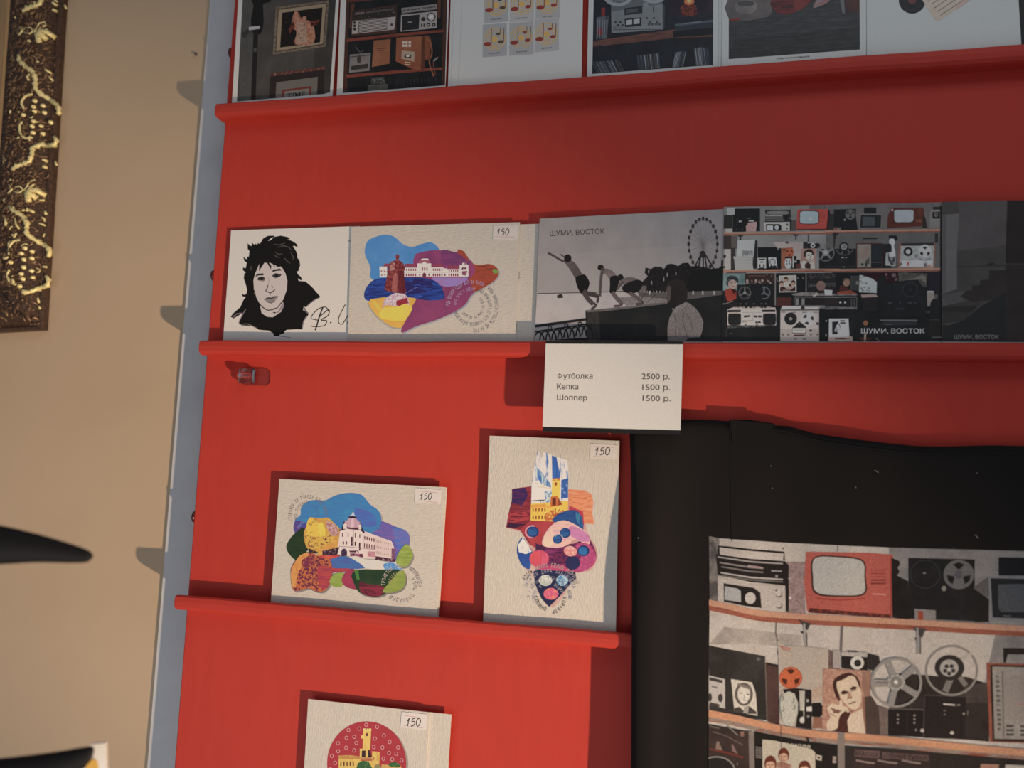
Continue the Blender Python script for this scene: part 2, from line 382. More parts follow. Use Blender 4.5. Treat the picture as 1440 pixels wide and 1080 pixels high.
# ---------------------------------------------------------------- cards
def make_card(name, label, cat, corners, y, mat, fl, thick=.0006, group=None, cut=None):
    """corners tl,tr,br,bl read in the photo, dropped on the vertical plane y; the foot runs down to the ledge floor"""
    tl, tr, br, bl = [hit(px, py, y) for px, py in corners]
    def foot(a, b_):
        t = (fl-a.z)/(b_.z-a.z); return (a.x+(b_.x-a.x)*t, fl)
    L, R_ = foot(tl, bl), foot(tr, br)
    pts = [(tl.x, tl.z), L, R_, (tr.x, tr.z)]
    bm = bmesh.new(); prism(bm, pts, y, y+thick); fixn(bm)
    o = obj(name, bm, mat, None, (( L[0]+R_[0])/2, y, fl))
    return tag(o, label, cat, group)
GROUPS = {}
def sticker(parent, surf, crop, q, txt, tb, lines, gain, two=True):
    """white price label with red rules and a handwritten figure"""
    x0, y0, s = crop
    a = [surf(x0+x/s, y0+y/s) for x, y in q]
    bm = bmesh.new(); vs = [bm.verts.new((p.x, p.y-.00035, p.z)) for p in a]; vb = [bm.verts.new((p.x, p.y-.0001, p.z)) for p in a]
    bm.faces.new(vs); bm.faces.new(vb[::-1])
    for i in range(4): bm.faces.new((vs[i], vb[i], vb[(i+1) % 4], vs[(i+1) % 4]))
    fixn(bm); st = obj('price_sticker', bm, M['sticker'], parent, parent.location)
    A = Art(gain); A.crop(x0, y0, s)
    for l in lines: A.L(l, 1.6*s/5, 'c0504c')
    # hand-drawn 1 5 0
    bx0, by0, bx1, by1 = tb; w = (bx1-bx0); h = by1-by0; k = .05*h*2
    P = lambda u, v: (bx0+u*w, by0+v*h)
    A.L([P(0, .42), P(.1, .2), P(.17, 0), P(.10, .55), P(.04, 1)], k, '2b2724')
    A.L([P(.60, .04), P(.42, .08), P(.37, .42), P(.5, .38), P(.58, .56), P(.5, .88), P(.3, .98)], k, '2b2724', sm=3)
    A.L([P(.84, .02), P(.72, .3), P(.70, .8), P(.80, 1), P(.93, .75), P(1.0, .3), P(.93, .05)], k, '2b2724', sm=4, closed=True)
    A.build('handwritten_price', st, lambda px, py: surf(px, py)+Vector((0, -.00036, 0)), origin=parent.location)
    return st
M['sticker'] = paper('glossy_white_sticker', (.84, .80, .78), .02, rough=.35)
G1 = (2.3, 2.25, 2.25)     # top row, dim light
G2 = (1.45, 1.55, 1.75)    # second row left
G2R = (2.1, 2.2, 2.3)
G3 = (1.3, 1.42, 1.6)
# ================================================================ TOP LEDGE
TA = (300, 0, 4.0); TM = (640, 0, 3.6); TR = (1000, 0, 3.2727)
def cpx(c, pts): return [(c[0]+x/c[2], c[1]+y/c[2]) for x, y in pts]
def up(c, l0, l1, r0, r1, H=.148, y=-.004):
    """corner list for an upright card from two points on each side edge; top at H above the ledge floor"""
    (a, b_), (c_, d) = cpx(c, [l0, l1]), cpx(c, [r0, r1]); out = []
    for p, q in ((a, b_), (c_, d)):
        P, Q = hit(*p, y), hit(*q, y); t = (FL[0]+H-Q.z)/(P.z-Q.z); out.append((q[0]+(p[0]-q[0])*t, q[1]+(p[1]-q[1])*t))
    return [out[0], out[1], d, b_]

# card A: dim interior with lamp stand and framed picture
y = -.0050; cs = up(TA, (140, 0), (105, 572), (706, 0), (671, 528), y=y)
o = make_card('photo_card', 'white-bordered photo card of a lamp stand and framed picture, leftmost on top ledge', 'photo card', cs, y, M['paper'], FL[0], .0004, 'cards on the top ledge')
A = Art(G1); A.clip = cpx(TA, [(178, -230), (704, -230), (656, 526), (133, 571)]); A.crop(*TA)
A.P([(150, -260), (720, -260), (670, 560), (120, 590)], '363431', '403e3b', .4)
A.P([(590, -260), (720, -260), (660, 540), (560, 540)], '2b2927', '35322f', .5)
A.P([(200, -260), (250, -260), (215, 560), (150, 580), (140, 100)], '434442', '3a3937', .5)
A.P([(208, -40), (330, -40), (318, 12), (280, 26), (284, 110), (268, 190), (222, 186), (212, 110), (226, 30)], '151414', sm=2)
A.P([(226, 180), (252, 180), (238, 560), (212, 562)], '191817'); A.P([(228, 270), (245, 270), (243, 292), (226, 292)], '3c3c3c')
A.P([(165, 180), (200, 160), (262, 146), (265, 165), (205, 176), (180, 215), (163, 208)], '2a2a2a'); A.P([(200, 152), (262, 146), (264, 162), (200, 170)], '8d8f92')
A.P([(352, 40), (650, 2), (632, 262), (335, 308)], '6a5d4c', '4f443a', .5, 'speck'); A.P([(363, 50), (640, 14), (622, 252), (348, 294)], '3d352b')
A.P([(368, 56), (634, 20), (617, 246), (354, 288)], '7b6b55'); A.P([(388, 72), (615, 42), (600, 238), (376, 268)], '14120f', '3a231b', .28, 'speck')
A.P([(455, 70), (475, 66), (500, 110), (545, 118), (566, 150), (565, 240), (460, 250), (470, 180), (440, 150)], '7c4b38', '9a6b50', .5, 'speck', 3)
A.P([(470, 120), (520, 130), (530, 245), (465, 250)], '8f7560', '6b4a3c', .4, 'speck'); A.E(517, 92, 22, 26, '1a1210'); A.E(513, 105, 12, 14, '8d6350')
A.P([(425, 160), (450, 120), (462, 150), (430, 190)], '6d2f22', '35160f', .5, 'speck'); A.P([(545, 120), (600, 110), (590, 140), (550, 150)], '5d2a1e', '2a120d', .5, 'speck')
A.P([(322, 412), (628, 374), (620, 560), (312, 560)], '231d1b'); A.P([(322, 412), (628, 374), (627, 392), (321, 430)], '4a2622', '7a5a4f', .35, 'speck')
A.P([(355, 464), (588, 432), (582, 560), (350, 560)], '56534e'); A.P([(388, 506), (552, 484), (548, 560), (385, 560)], '5a201c'); A.P([(400, 515), (540, 497), (536, 560), (397, 560)], '5f5e5a')
A.T('TIME', 418, 556, 520, 541, '26221f', 30)
A.P([(560, 548), (656, 518), (655, 545), (560, 560)], 'a09a92')
A.build('printed_photo', o, plane(y))

# card B: dark shelf with radios
y = -.0042; cs = up(TA, (716, 0), (694, 527), (1326, 0), (1306, 478), y=y)
o = make_card('photo_card', 'white-bordered photo card of radios and a leather case on dark shelves, top ledge', 'photo card', cs, y, M['paper'], FL[0], .0004, 'cards on the top ledge')
A = Art(G1); A.clip = cpx(TA, [(757, -230), (1322, -230), (1303, 480), (728, 523)]); A.crop(*TA)
A.P([(740, -260), (1330, -260), (1310, 560), (720, 560)], '141516', '1d1e20', .4)
A.P([(740, -260), (770, -260), (752, 560), (722, 560)], '3a221a'); A.P([(1295, -260), (1320, -260), (1306, 560), (1285, 560)], '3a221a')
A.P([(775, 20), (795, 18), (783, 160), (764, 160)], '4a2a1f'); A.P([(1262, -10), (1280, -12), (1277, 105), (1262, 105)], '4a2a1f')
A.P([(752, 2), (860, -6), (940, -14), (940, -4), (860, 6), (752, 14)], '50291f')
for (x0, y0, x1, y1) in ((750, 226, 1295, 172), (746, 428, 1288, 384)):
    A.P([(x0, y0-7), ((x0+x1)/2, (y0+y1)/2-9), (x1, y1-6), (x1, y1+9), ((x0+x1)/2, (y0+y1)/2+9), (x0, y0+10)], '6b3123', '55261b', .4, 'brush')
A.P([(780, 62), (1032, 26), (1030, 182), (776, 204)], '3a2620'); A.P([(785, 66), (1028, 34), (1024, 92), (783, 116)], '26211f', '4c4441', .3, 'speck')
A.P([(783, 118), (1026, 94), (1018, 166), (780, 192)], '8d8582'); A.P([(818, 116), (984, 100), (980, 166), (816, 184)], '2b2826')
for i in range(8): A.P([(820, 120+i*8), (982, 104+i*7.6), (982, 108+i*7.6), (820, 124+i*8)], '9a918d')
for i in range(3): A.E(795, 128+i*18, 9, 8, '2e2a29'); 
A.E(1004, 140, 8, 8, '3b3634'); A.P([(798, 72), (850, 66), (850, 78), (798, 84)], '5b514c'); A.P([(860, 66), (1016, 46), (1015, 56), (860, 76)], '4a403c')
A.P([(1058, 46), (1258, 22), (1260, 52), (1060, 76)], '6d6764'); A.P([(1065, 56), (1250, 34), (1250, 42), (1065, 64)], '3c3837', '8a8482', .4, 'speck')
A.P([(1056, 84), (1260, 62), (1256, 158), (1053, 178)], '837d7a'); A.P([(1063, 92), (1160, 82), (1156, 165), (1060, 172)], '1f1f20')
A.E(1226, 96, 25, 25, '2e2b2a'); A.E(1226, 96, 19, 19, '9c9693'); A.E(1226, 96, 9, 9, 'b8b4b0'); A.E(1181, 108, 12, 12, '2b2827')
for x in (1210, 1240): A.E(x, 140, 11, 11, '282524'); A.E(x, 140, 4, 4, '8a8583')
for x in (1172, 1186): A.P([(x-4, 134), (x+4, 133), (x+4, 152), (x-4, 153)], '2b2827')
A.L([(1095, 126), (1118, 124)], 4, '8a8583')
A.P([(768, 308), (886, 296), (878, 398), (764, 410)], '5c5756', '6f6a68', .5); A.P([(770, 318), (884, 306), (884, 312), (770, 324)], '3a3736'); A.P([(776, 372), (872, 358), (870, 384), (774, 396)], '2e2b2a')
A.E(820, 335, 12, 22, '36302e'); A.L([(800, 262), (826, 296), (846, 282)], 4, '4c4b4b'); A.L([(826, 296), (818, 320)], 4, '3f3d3c')
A.P([(902, 228), (998, 220), (990, 358), (892, 378)], '70432a', '7d4d31', .5, 'soft'); 
for i, wd in enumerate((50, 30, 44, 22)): A.L([(945-wd/2, 275+i*12), (945+wd/2, 272+i*12)], 3, '432417')
A.P([(1030, 212), (1172, 204), (1168, 394), (1120, 388), (1026, 345)], '6e3c24', '7c482d', .5, 'soft'); A.P([(1172, 204), (1194, 196), (1190, 388), (1168, 394)], '4c2817')
for i in range(3):
    for j in range(2): A.B(1062+i*18, 232+j*18, 1076+i*18, 246+j*18, 'a89c8c')
A.P([(1060, 284), (1132, 292), (1130, 348), (1058, 330)], '8a7a66'); A.P([(1076, 306), (1114, 310), (1112, 330), (1074, 322)], '3c2a20'); A.E(1094, 316, 10, 5, 'b5aa98'); A.L([(1076, 350), (1110, 354)], 6, 'a2917b'); A.L([(1080, 362), (1108, 365)], 5, 'a2917b')
A.P([(1192, 205), (1225, 225), (1212, 330), (1190, 325)], '6a3821', sm=3); A.L([(1195, 222), (1222, 236), (1230, 300), (1215, 350), (1240, 430)], 7, '7a4529', sm=3); A.L([(1265, 320), (1238, 352), (1250, 420)], 6, '5c3424', sm=3); A.L([(1238, 345), (1262, 325)], 9, '6c6a68')
A.P([(890, 436), (960, 430), (964, 470), (886, 474)], '2d2e2e', '565858', .4, 'speck'); A.P([(870, 480), (984, 472), (980, 520), (866, 520)], '3a3a36', '4c4c46', .5, 'soft')
for i in range(12): A.L([(1030+i*20, 452-i*2), (1032+i*20, 488-i*2)], 3, '2b2c2f')
A.build('printed_photo', o, plane(y))

# white sheets with music labels: two behind, one in front
for i, (dx, yy) in enumerate(((1332, -.0030), (1352, -.0038))):
    cs = up(TA, (dx+3, 0), (dx-12, 476-i*2), (dx+500, 0), (dx+480, 420), H=.150-i*.0008, y=yy)
    make_card('paper_sheet', ('white sheet edge beside the radio photo card, rearmost of the white sheet stack', 'white sheet edge directly behind the left side of the music label sheet')[i], 'sheet', cs, yy, M['paper'], FL[0], .0003)
y = -.0046; cs = up(TM, (36, 0), (18, 427), (647, 0), (640, 378), y=y)
o = make_card('sticker_sheet', 'white sheet printed with rows of orange music note labels, on top ledge', 'sheet', cs, y, M['paper'], FL[0], .0004)
A = Art(G1); A.crop(*TM)
labs = [((153, 0, 270, 118), 'Классика'), ((275, -4, 400, 110), 'Народная'), ((405, -8, 533, 102), 'Джаз и блюз'), ((140, 124, 266, 290), 'Кухня'), ((270, 116, 400, 282), 'Марши'), ((404, 104, 526, 274), 'Шансон'),]
names = ['Классика', 'Народная', 'Детская', 'Кухня', 'Марши', 'Симфония']
for i, (cx, cy) in enumerate(((208, 25), (337, 20), (468, 12), (200, 198), (335, 190), (463, 172))):
    col, row = i % 3, i//3; sl = -.05; w = 62
    t, bt = cy-78, cy+90
    A.P([(cx-w, t+4), (cx+w, t-6), (cx+w, bt-8), (cx+w-8, bt-6), (cx-w, bt+2)], ('898a8a', '949290', '8e8d8c', '888889', '8b8a8a', '918f8e')[i])
    A.P([(cx-w, t+4), (cx+w, t-6), (cx+w, t-4), (cx-w, t+6)], 'a4a4a2'); A.P([(cx-w, t+4), (cx-w+2, t+4), (cx-w+2, bt), (cx-w, bt)], 'a4a4a2')
    for r in (54, 42, 31): A.R(cx, cy, r, r*1.0, 4.2, 'b98a3f', 30)
    A.E(cx, cy+1, 17, 17, 'b98a45')
    A.E(cx-36, cy+26, 20, 11, '7c2a20', rot=-5); A.L([(cx-17, cy+25), (cx-16, cy-54)], 4, '6d3a2e')
    A.E(cx+32, cy+14, 15, 8.5, ('7c2a20', '4d3a22', '7c2a20')[(i+1) % 3], rot=-5); A.L([(cx+46, cy+12), (cx+48, cy-56)], 3.6, '6a4334')
    A.E(cx+18, cy-26, 11, 6.5, ('3d3a26', '7c2a20', '7c2a20')[i % 3]); A.L([(cx+28, cy-27), (cx+29, cy-56)], 3, '5a4434')
    A.T(names[i], cx-26, cy+77, cx+28, cy+72, '3a3a3c', 8)
A.build('printed_labels', o, plane(y))

# card D: tape deck photo
y = -.0052; cs = up(TM, (676, 0), (667, 377), (1330, 0), (1327, 328), y=y)
o = make_card('photo_card', 'white-bordered photo card of a silver tape deck above records, on top ledge', 'photo card', cs, y, M['paperc'], FL[0], .0004, 'cards on the top ledge')
A = Art(G1); A.clip = cpx(TM, [(706, -230), (1308, -230), (1305, 329), (694, 374)]); A.crop(*TM)
A.P([(680, -260), (1320, -260), (1310, 400), (680, 400)], '15181f', '1c2029', .5)
A.P([(790, 60), (1050, 20), (1050, 150), (792, 168)], '5f6468', '6c7175', .5); A.P([(1050, 20), (1062, 30), (1060, 142), (1050, 150)], '33373c')
A.P([(790, -30), (1050, -60), (1050, 20), (790, 60)], '4e5358'); A.E(825, -20, 75, 52, '777c82'); A.E(825, -20, 55, 36, '4b4f55', '6a6f75', .4, 'speck'); A.E(1005, -32, 70, 50, '777c82'); A.E(1005, -32, 50, 33, '4b4f55', '6a6f75', .4, 'speck')
A.P([(856, 42), (948, 30), (948, 66), (858, 78)], '24272b'); A.P([(866, 50), (925, 42), (925, 60), (866, 68)], '3d4146')
A.P([(858, 96), (942, 88), (942, 132), (860, 138)], '1e2226'); A.P([(866, 102), (896, 99), (896, 124), (866, 127)], '8b8f90'); A.P([(903, 98), (934, 95), (934, 120), (903, 123)], '8b8f90')
for i in range(4): A.E(812+i*12, 112+(i % 2)*16, 6, 6, '2a2d31'); A.E(970+i*18, 92+(i % 2)*20, 6, 6, '33373c')
for i in range(5): A.L([(800+i*9, 140), (804+i*9, 139)], 6, '36393e')
for i in range(4): A.B(975+i*18, 118, 988+i*18, 128, '3a3e43')
A.B(800, 148, 1045, 152, '3c4045'); A.B(1002, 30, 1008, 62, '22262a'); A.E(965, 25, 14, 14, '6a6f75')
A.P([(716, 88), (778, 80), (768, 196), (714, 200)], '4a4d55', '2f3238', .4, 'brushv'); A.B(722, 145, 742, 176, '6e1f20'); A.P([(740, 40), (760, 38), (758, 80), (742, 82)], '6e2020')
for i in range(5): A.L([(722+i*12, 100), (720+i*12, 190)], 2.5, '6b7078')
A.P([(694, 208), (780, 196), (1100, 150), (1308, 142), (1308, 186), (1120, 192), (694, 238)], '4a2f2a', '5b3a32', .5, 'brush')
A.P([(1112, 122), (1306, 100), (1306, 146), (1112, 160)], '252c36'); A.P([(1112, 122), (1306, 100), (1306, 112), (1112, 134)], '3f4852'); A.P([(1102, 158), (1306, 140), (1306, 176), (1104, 190)], '12161c')
A.L([(1160, 120), (1245, 110)], 5, '5b6570'); A.P([(1090, -20), (1306, -60), (1306, 60), (1150, 90), (1085, 60)], '1a1622', '2c1f2c', .4, 'soft')
A.P([(1140, 40), (1165, 20), (1215, 25), (1225, 70), (1190, 80), (1150, 75)], '6a2a1d', '3a1a1c', .5, 'speck', 3); A.E(1185, 8, 26, 18, 'a85a2c'); A.E(1185, 6, 12, 9, 'd9924e')
for x0, x1, h, lean in ((705, 850, 60, 14), (925, 1040, 78, 4), (1108, 1170, 80, -8), (1212, 1290, 92, 5)):
    n = int((x1-x0)/7)
    for i in range(n):
        x = x0+i*7; c = random.choice(['3b4148', '555b62', '2a2f35', '6a7078', '333a44', '474440'])
        yb = 372-(x-700)*.075; A.P([(x-lean, yb-h+random.random()*6), (x-lean+5, yb-h+random.random()*6), (x+5+lean, yb), (x+lean, yb)], c)
A.build('printed_photo', o, plane(y))

# grey sheet between D and E
y = -.0034; cs = up(TM, (1310, 0), (1308, 330), (1500, 0), (1496, 330), H=.149, y=y)
make_card('paper_sheet', 'blank grey strip of paper between the tape deck photo and the dusky photo', 'sheet', cs, y, M['paperc'], FL[0], .0003)
# card E: dusky photo
y = -.0048; cs = up(TR, (52, 0), (49, 297), (714, 0), (714, 248), y=y)
o = make_card('photo_card', 'white-bordered dusky grey photo card with a tiny caption, on the top ledge', 'photo card', cs, y, M['paperc'], FL[0], .0004, 'cards on the top ledge')
A = Art(G1); A.crop(*TR)
A.P([(82, -180), (683, -200), (684, 228), (81, 272)], '2b2c30', '36373a', .45, 'brush')
A.P([(84, -180), (683, -200), (683, -40), (84, 10)], '3b3b42', '44434a', .5, 'brush')
A.P([(84, -20), (262, -30), (278, 24), (262, 78), (84, 92)], '55504f', '464345', .5, 'soft', 2); A.E(160, 30, 52, 36, '6a6665', '55504f', .5, 'soft'); A.E(160, 16, 40, 14, '3f3c3e')
A.P([(84, 88), (130, 84), (130, 92), (84, 98)], '6a2526')
A.P([(280, -20), (500, -30), (440, 22), (372, 62), (300, 60)], '3a1d20', '5e2226', .5, 'brush', 2); A.P([(382, -10), (455, -14), (440, 26), (390, 50)], '702a2a', '5a2225', .5, 'soft', 2)
A.P([(505, -20), (560, -24), (535, 12), (480, 36), (470, 26)], '6f6568', '843338', .45, 'brush', 2); A.P([(590, -20), (610, -20), (616, 62), (604, 60)], '56575a')
A.P([(612, -20), (683, -24), (683, 55), (622, 62)], '2f2224', '4a2729', .4, 'soft')
A.P([(100, 190), (684, 120), (684, 228), (81, 272)], '232528', '2c2e30', .5, 'brush')
A.T('мир спокойный', 302, 273, 452, 262, '2e2d30', 7)
A.build('printed_photo', o, plane(y))
# card F: white card with record
y = -.0040; cs = up(TR, (715, 0), (716, 247), (1415, 0), (1427, 197), y=y)
o = make_card('white_card', 'white card with a black record and tilted cream paper printed near its top', 'card', cs, y, M['paperc'], FL[0], .0004, 'cards on the top ledge')
A = Art(G1); A.crop(*TR)
A.E(925, 0, 62, 63, '1b1d24'); A.R(925, 0, 48, 49, 2, '30323a'); A.R(925, 0, 38, 39, 2, '2a2c34'); A.E(925, 0, 20, 20, '55302f')
A.P([(958, -20), (1120, -130), (1205, -10), (1050, 94), (1032, 92)], '9b8f80', 'a69a8b', .5)
for i in range(6): A.L([(985+i*14, -14+i*17), (1090+i*14, -84+i*17)], 3, '5c554e')
A.P([(1120, 30), (1200, -20), (1205, -8), (1130, 44)], 'a08a80')
A.build('printed_record', o, plane(y))
y = -.0026; cs = up(TR, (1405, 0), (1420, 198), (1700, -20), (1700, 170), H=.149, y=y)
make_card('dark_card', 'dark card edge at the far right end of the top ledge', 'card', cs, y, M['black'], FL[0], .0005)

# ================================================================ SECOND LEDGE
# ink portrait card
y = -.0040; P0 = (280, 300, 5.4)
o = make_card('portrait_card', 'white card with a black ink portrait of a shaggy-haired person, on second ledge', 'postcard', [(325, 324), (506, 317.9), (501, 478), (314, 474)], y, M['paper'], FL[1], .0005)
A = Art(G2); A.clip = cpx(P0, [(244, 130), (1160, 90), (1136, 948), (180, 950)]); Q = (320, 325, 7.2); A.crop(*Q); K = '14120f'; SK = 'bcb0a8'
hair = [(340, 112), (362, 72), (410, 48), (470, 46), (480, 56), (440, 70), (408, 100), (440, 90), (470, 60), (540, 46), (610, 60), (634, 82), (606, 84), (655, 100), (700, 130), (712, 166), (680, 150), (660, 152), (690, 195), (708, 240), (706, 268), (730, 300), (736, 350), (722, 380), (718, 405), (700, 410), (715, 440), (745, 465), (756, 500), (735, 494), (712, 478), (720, 505), (790, 510), (850, 560), (936, 660), (935, 672), (880, 700), (795, 772), (770, 762), (765, 800), (820, 836), (815, 856), (770, 920), (752, 996), (700, 994), (600, 1000), (575, 1015), (572, 1035), (525, 1050), (530, 1062), (465, 1064), (470, 1040), (440, 1020), (420, 1008), (320, 1000), (240, 960), (140, 955), (112, 925), (130, 890), (155, 830), (60, 885), (32, 868), (60, 830), (130, 770), (160, 700), (185, 668), (150, 660), (146, 632), (165, 645), (190, 640), (200, 600), (185, 540), (165, 480), (170, 430), (185, 420), (155, 395), (158, 368), (185, 375), (195, 320), (170, 300), (160, 258), (185, 280), (200, 285), (196, 255), (215, 262), (222, 205), (205, 180), (202, 122), (225, 145), (246, 152), (248, 118), (275, 140), (280, 128), (300, 138), (308, 120), (325, 130)]
A.P(hair, K)
A.P([(262, 500), (280, 430), (322, 332), (318, 408), (372, 322), (400, 322), (440, 388), (444, 352), (418, 318), (455, 332), (480, 365), (478, 340), (510, 365), (540, 358), (560, 380), (588, 430), (606, 500), (602, 590), (562, 700), (480, 790), (400, 800), (325, 735), (270, 630)], SK)
A.P([(326, 738), (400, 800), (470, 798), (560, 712), (572, 760), (540, 820), (460, 872), (400, 868), (345, 830)], SK)
A.L([(272, 600), (290, 680), (325, 738), (365, 778), (405, 800), (450, 796), (495, 778)], 9, K, sm=3); A.L([(560, 705), (530, 750), (495, 790)], 6, K)
A.P([(565, 715), (572, 765), (520, 825), (495, 835), (530, 780)], '8d7f86'); A.P([(455, 822), (498, 820), (476, 838)], '2c2624')
A.P([(280, 468), (296, 436), (362, 426), (366, 446), (310, 450)], K); A.P([(450, 414), (462, 392), (530, 380), (556, 398), (500, 402)], K)
A.P([(302, 488), (325, 464), (372, 470), (380, 492), (345, 502), (318, 500)], '3d3733', sm=2); A.P([(455, 456), (488, 432), (546, 440), (520, 468), (480, 474)], '3d3733', sm=2)
A.E(344, 482, 14, 14, K); A.E(496, 452, 14, 14, K); A.L([(300, 490), (325, 464), (372, 468)], 6, K); A.L([(450, 456), (486, 430), (548, 440)], 6, K)
A.L([(340, 512), (376, 500)], 5, '6a605c'); A.L([(470, 486), (490, 482)], 5, '6a605c')
A.L([(412, 460), (420, 500), (408, 560)], 3, '7d726e'); A.L([(410, 548), (400, 585), (388, 604), (412, 618), (440, 624), (465, 606), (482, 590)], 8, K, sm=3); A.L([(448, 548), (458, 576)], 6, K); A.L([(432, 626), (432, 650)], 7, K)
A.P([(376, 690), (420, 664), (444, 668), (470, 658), (512, 662), (480, 706), (440, 728), (400, 716)], '837873', sm=3); A.L([(372, 694), (412, 678), (440, 684), (470, 670), (512, 664)], 8, K, sm=3); A.L([(410, 722), (445, 730), (480, 708)], 5, K)
for pts in ([(470, 130), (520, 140), (590, 118)], [(510, 170), (560, 150), (620, 165), (650, 200)], [(480, 210), (520, 235), (560, 225)], [(575, 270), (600, 300), (640, 330)], [(635, 210), (665, 260), (660, 290)], [(470, 235), (500, 262), (530, 268)], [(250, 400), (235, 380), (245, 350)]):
    A.L(pts, 7, '5b544f', sm=3, taper=2)
A.L([(150, 832), (90, 840), (50, 880)], 14, '6b5a5e', sm=2); A.L([(185, 790), (125, 900), (125, 945), (200, 940), (300, 985)], 7, '84797a', sm=3); A.L([(930, 675), (870, 705), (800, 765)], 9, '84797a', sm=2); A.L([(772, 770), (792, 810), (818, 835)], 14, '6b6265'); A.L([(808, 855), (770, 915), (758, 990)], 9, '84797a', sm=2)
A.L([(530, 1064), (640, 1078)], 4, K)
A.crop(*P0)
A.L([(985, 745), (960, 712), (900, 730), (850, 790), (870, 805), (910, 812)], 6, K, sm=4); A.L([(940, 715), (915, 780), (895, 850), (882, 888)], 9, K, sm=3); A.L([(912, 790), (975, 735), (990, 745), (975, 780), (925, 810), (968, 815), (955, 850), (905, 860), (858, 858), (850, 850)], 6, K, sm=4)
A.E(1000, 830, 6, 6, K); A.L([(1110, 692), (1085, 740), (1062, 790), (1060, 830), (1085, 842), (1110, 810), (1136, 765)], 6, K, sm=4); A.L([(1136, 820), (1124, 828), (1136, 845)], 5, K); A.L([(1128, 210), (1158, 211)], 4, K)
A.build('ink_portrait', o, plane(y))

# pair of statue collage postcards
y = -.0044; C1 = (480, 300, 4.9655)
make_card('collage_postcard', 'blank cream card end sticking out right from behind the statue collage postcard', 'postcard', [(560, 322), (762, 314.5), (755, 478), (552, 478)], y, M['craft'], FL[1], .0006)
y = -.0056
o = make_card('collage_postcard', 'cream postcard with a statue and long building on blue, purple and yellow shapes', 'postcard', [(494, 319), (731, 312.5), (725, 478), (489, 478)], y, M['craft'], FL[1], .0007)
A = Art(G2); A.crop(*C1)
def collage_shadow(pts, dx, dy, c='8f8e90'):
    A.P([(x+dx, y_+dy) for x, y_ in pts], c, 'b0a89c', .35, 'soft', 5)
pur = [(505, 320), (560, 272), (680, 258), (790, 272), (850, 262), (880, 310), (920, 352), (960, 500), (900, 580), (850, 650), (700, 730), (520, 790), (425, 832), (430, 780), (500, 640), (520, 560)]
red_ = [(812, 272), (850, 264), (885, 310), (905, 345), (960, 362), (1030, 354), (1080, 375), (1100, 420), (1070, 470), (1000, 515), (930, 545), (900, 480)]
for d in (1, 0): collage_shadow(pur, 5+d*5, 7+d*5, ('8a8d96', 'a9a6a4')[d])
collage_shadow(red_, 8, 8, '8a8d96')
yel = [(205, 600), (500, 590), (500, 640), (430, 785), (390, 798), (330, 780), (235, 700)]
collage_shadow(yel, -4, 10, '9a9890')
A.P([(165, 250), (195, 185), (300, 150), (370, 165), (430, 215), (495, 235), (560, 215), (625, 203), (672, 235), (690, 290), (600, 400), (400, 480), (215, 460), (205, 380), (170, 300)], '3d82bd', '4c8cc4', .4, 'soft', 5)
A.P(pur, '8e3a66', '7d3560', .45, 'soft', 4); A.P(red_, 'a23e28', '7f3a24', .35, 'brush', 4); A.P([(1060, 392), (1085, 392), (1092, 415), (1070, 420), (1058, 408)], '6a9a3c', sm=3)
A.P([(510, 360), (512, 310), (580, 268), (690, 258), (800, 285), (905, 345), (935, 400), (890, 460), (780, 505), (690, 505), (600, 450)], '9c3f6e', '7c3463', .5, 'soft', 4)
A.P([(700, 262), (800, 275), (900, 345), (850, 372), (720, 360)], '6f3566', '86396b', .5, 'brush', 4); A.P([(640, 440), (880, 450), (820, 498), (740, 512), (680, 495)], '8f78b8', 'a06aa0', .4, 'brush', 4)
A.P([(160, 580), (175, 520), (230, 465), (320, 450), (480, 448), (600, 455), (680, 490), (718, 560), (710, 600), (600, 608), (500, 590), (380, 595), (200, 612)], '24479a', '1d2f70', .5, 'brush', 4)
A.P([(440, 470), (600, 465), (640, 520), (540, 560), (450, 560)], '2a2360', '24479a', .35, 'brush', 3); A.L([(445, 560), (530, 515)], 3, '6d78b8'); A.L([(450, 590), (560, 580)], 3, '4f6db8')
A.P(yel, 'd9a62c', 'cf9a28', .4, 'soft', 3); A.P([(270, 690), (300, 660), (400, 650), (430, 630), (470, 632), (495, 660), (480, 700), (440, 750), (380, 752), (300, 740), (265, 720)], 'e3c32c', 'dcb828', .4, 'soft', 4)
A.P([(225, 610), (262, 640), (285, 690), (258, 672), (228, 635)], 'dfb52c', sm=3)
bw, br_ = 'd9cbc8', '8f3a52'
A.B(268, 388, 320, 446, bw); A.B(266, 372, 318, 392, bw); A.P([(290, 372), (305, 350), (340, 352), (345, 372)], br_)
for (x0, x1, yt) in ((440, 530, 380), (530, 628, 350), (628, 714, 378), (714, 740, 385), (740, 826, 390), (826, 888, 362)): A.B(x0, yt, x1, 444, bw)
A.P([(442, 378), (450, 352), (520, 352), (526, 378)], br_); A.P([(636, 376), (644, 354), (708, 354), (714, 376)], br_); A.P([(742, 386), (748, 366), (815, 366), (824, 386)], br_)
A.P([(534, 350), (548, 326), (612, 326), (626, 350)], '9d5568'); A.P([(556, 326), (562, 316), (606, 316), (612, 326)], bw); A.P([(560, 352), (580, 336), (600, 352)], bw)
A.P([(836, 362), (845, 346), (872, 342), (886, 362)], '8d5a74', bw, .4, 'speck')
for (x0, n, st) in ((452, 5, 16), (640, 5, 15), (750, 5, 15)):
    for i in range(n): A.B(x0+i*st, 386+(x0 > 700)*8, x0+i*st+7, 402+(x0 > 700)*5, br_); A.E(x0+3+i*st, 430, 5, 10, br_, n=10)
for i in range(3): A.B(562+i*16, 378, 571+i*16, 400, br_)
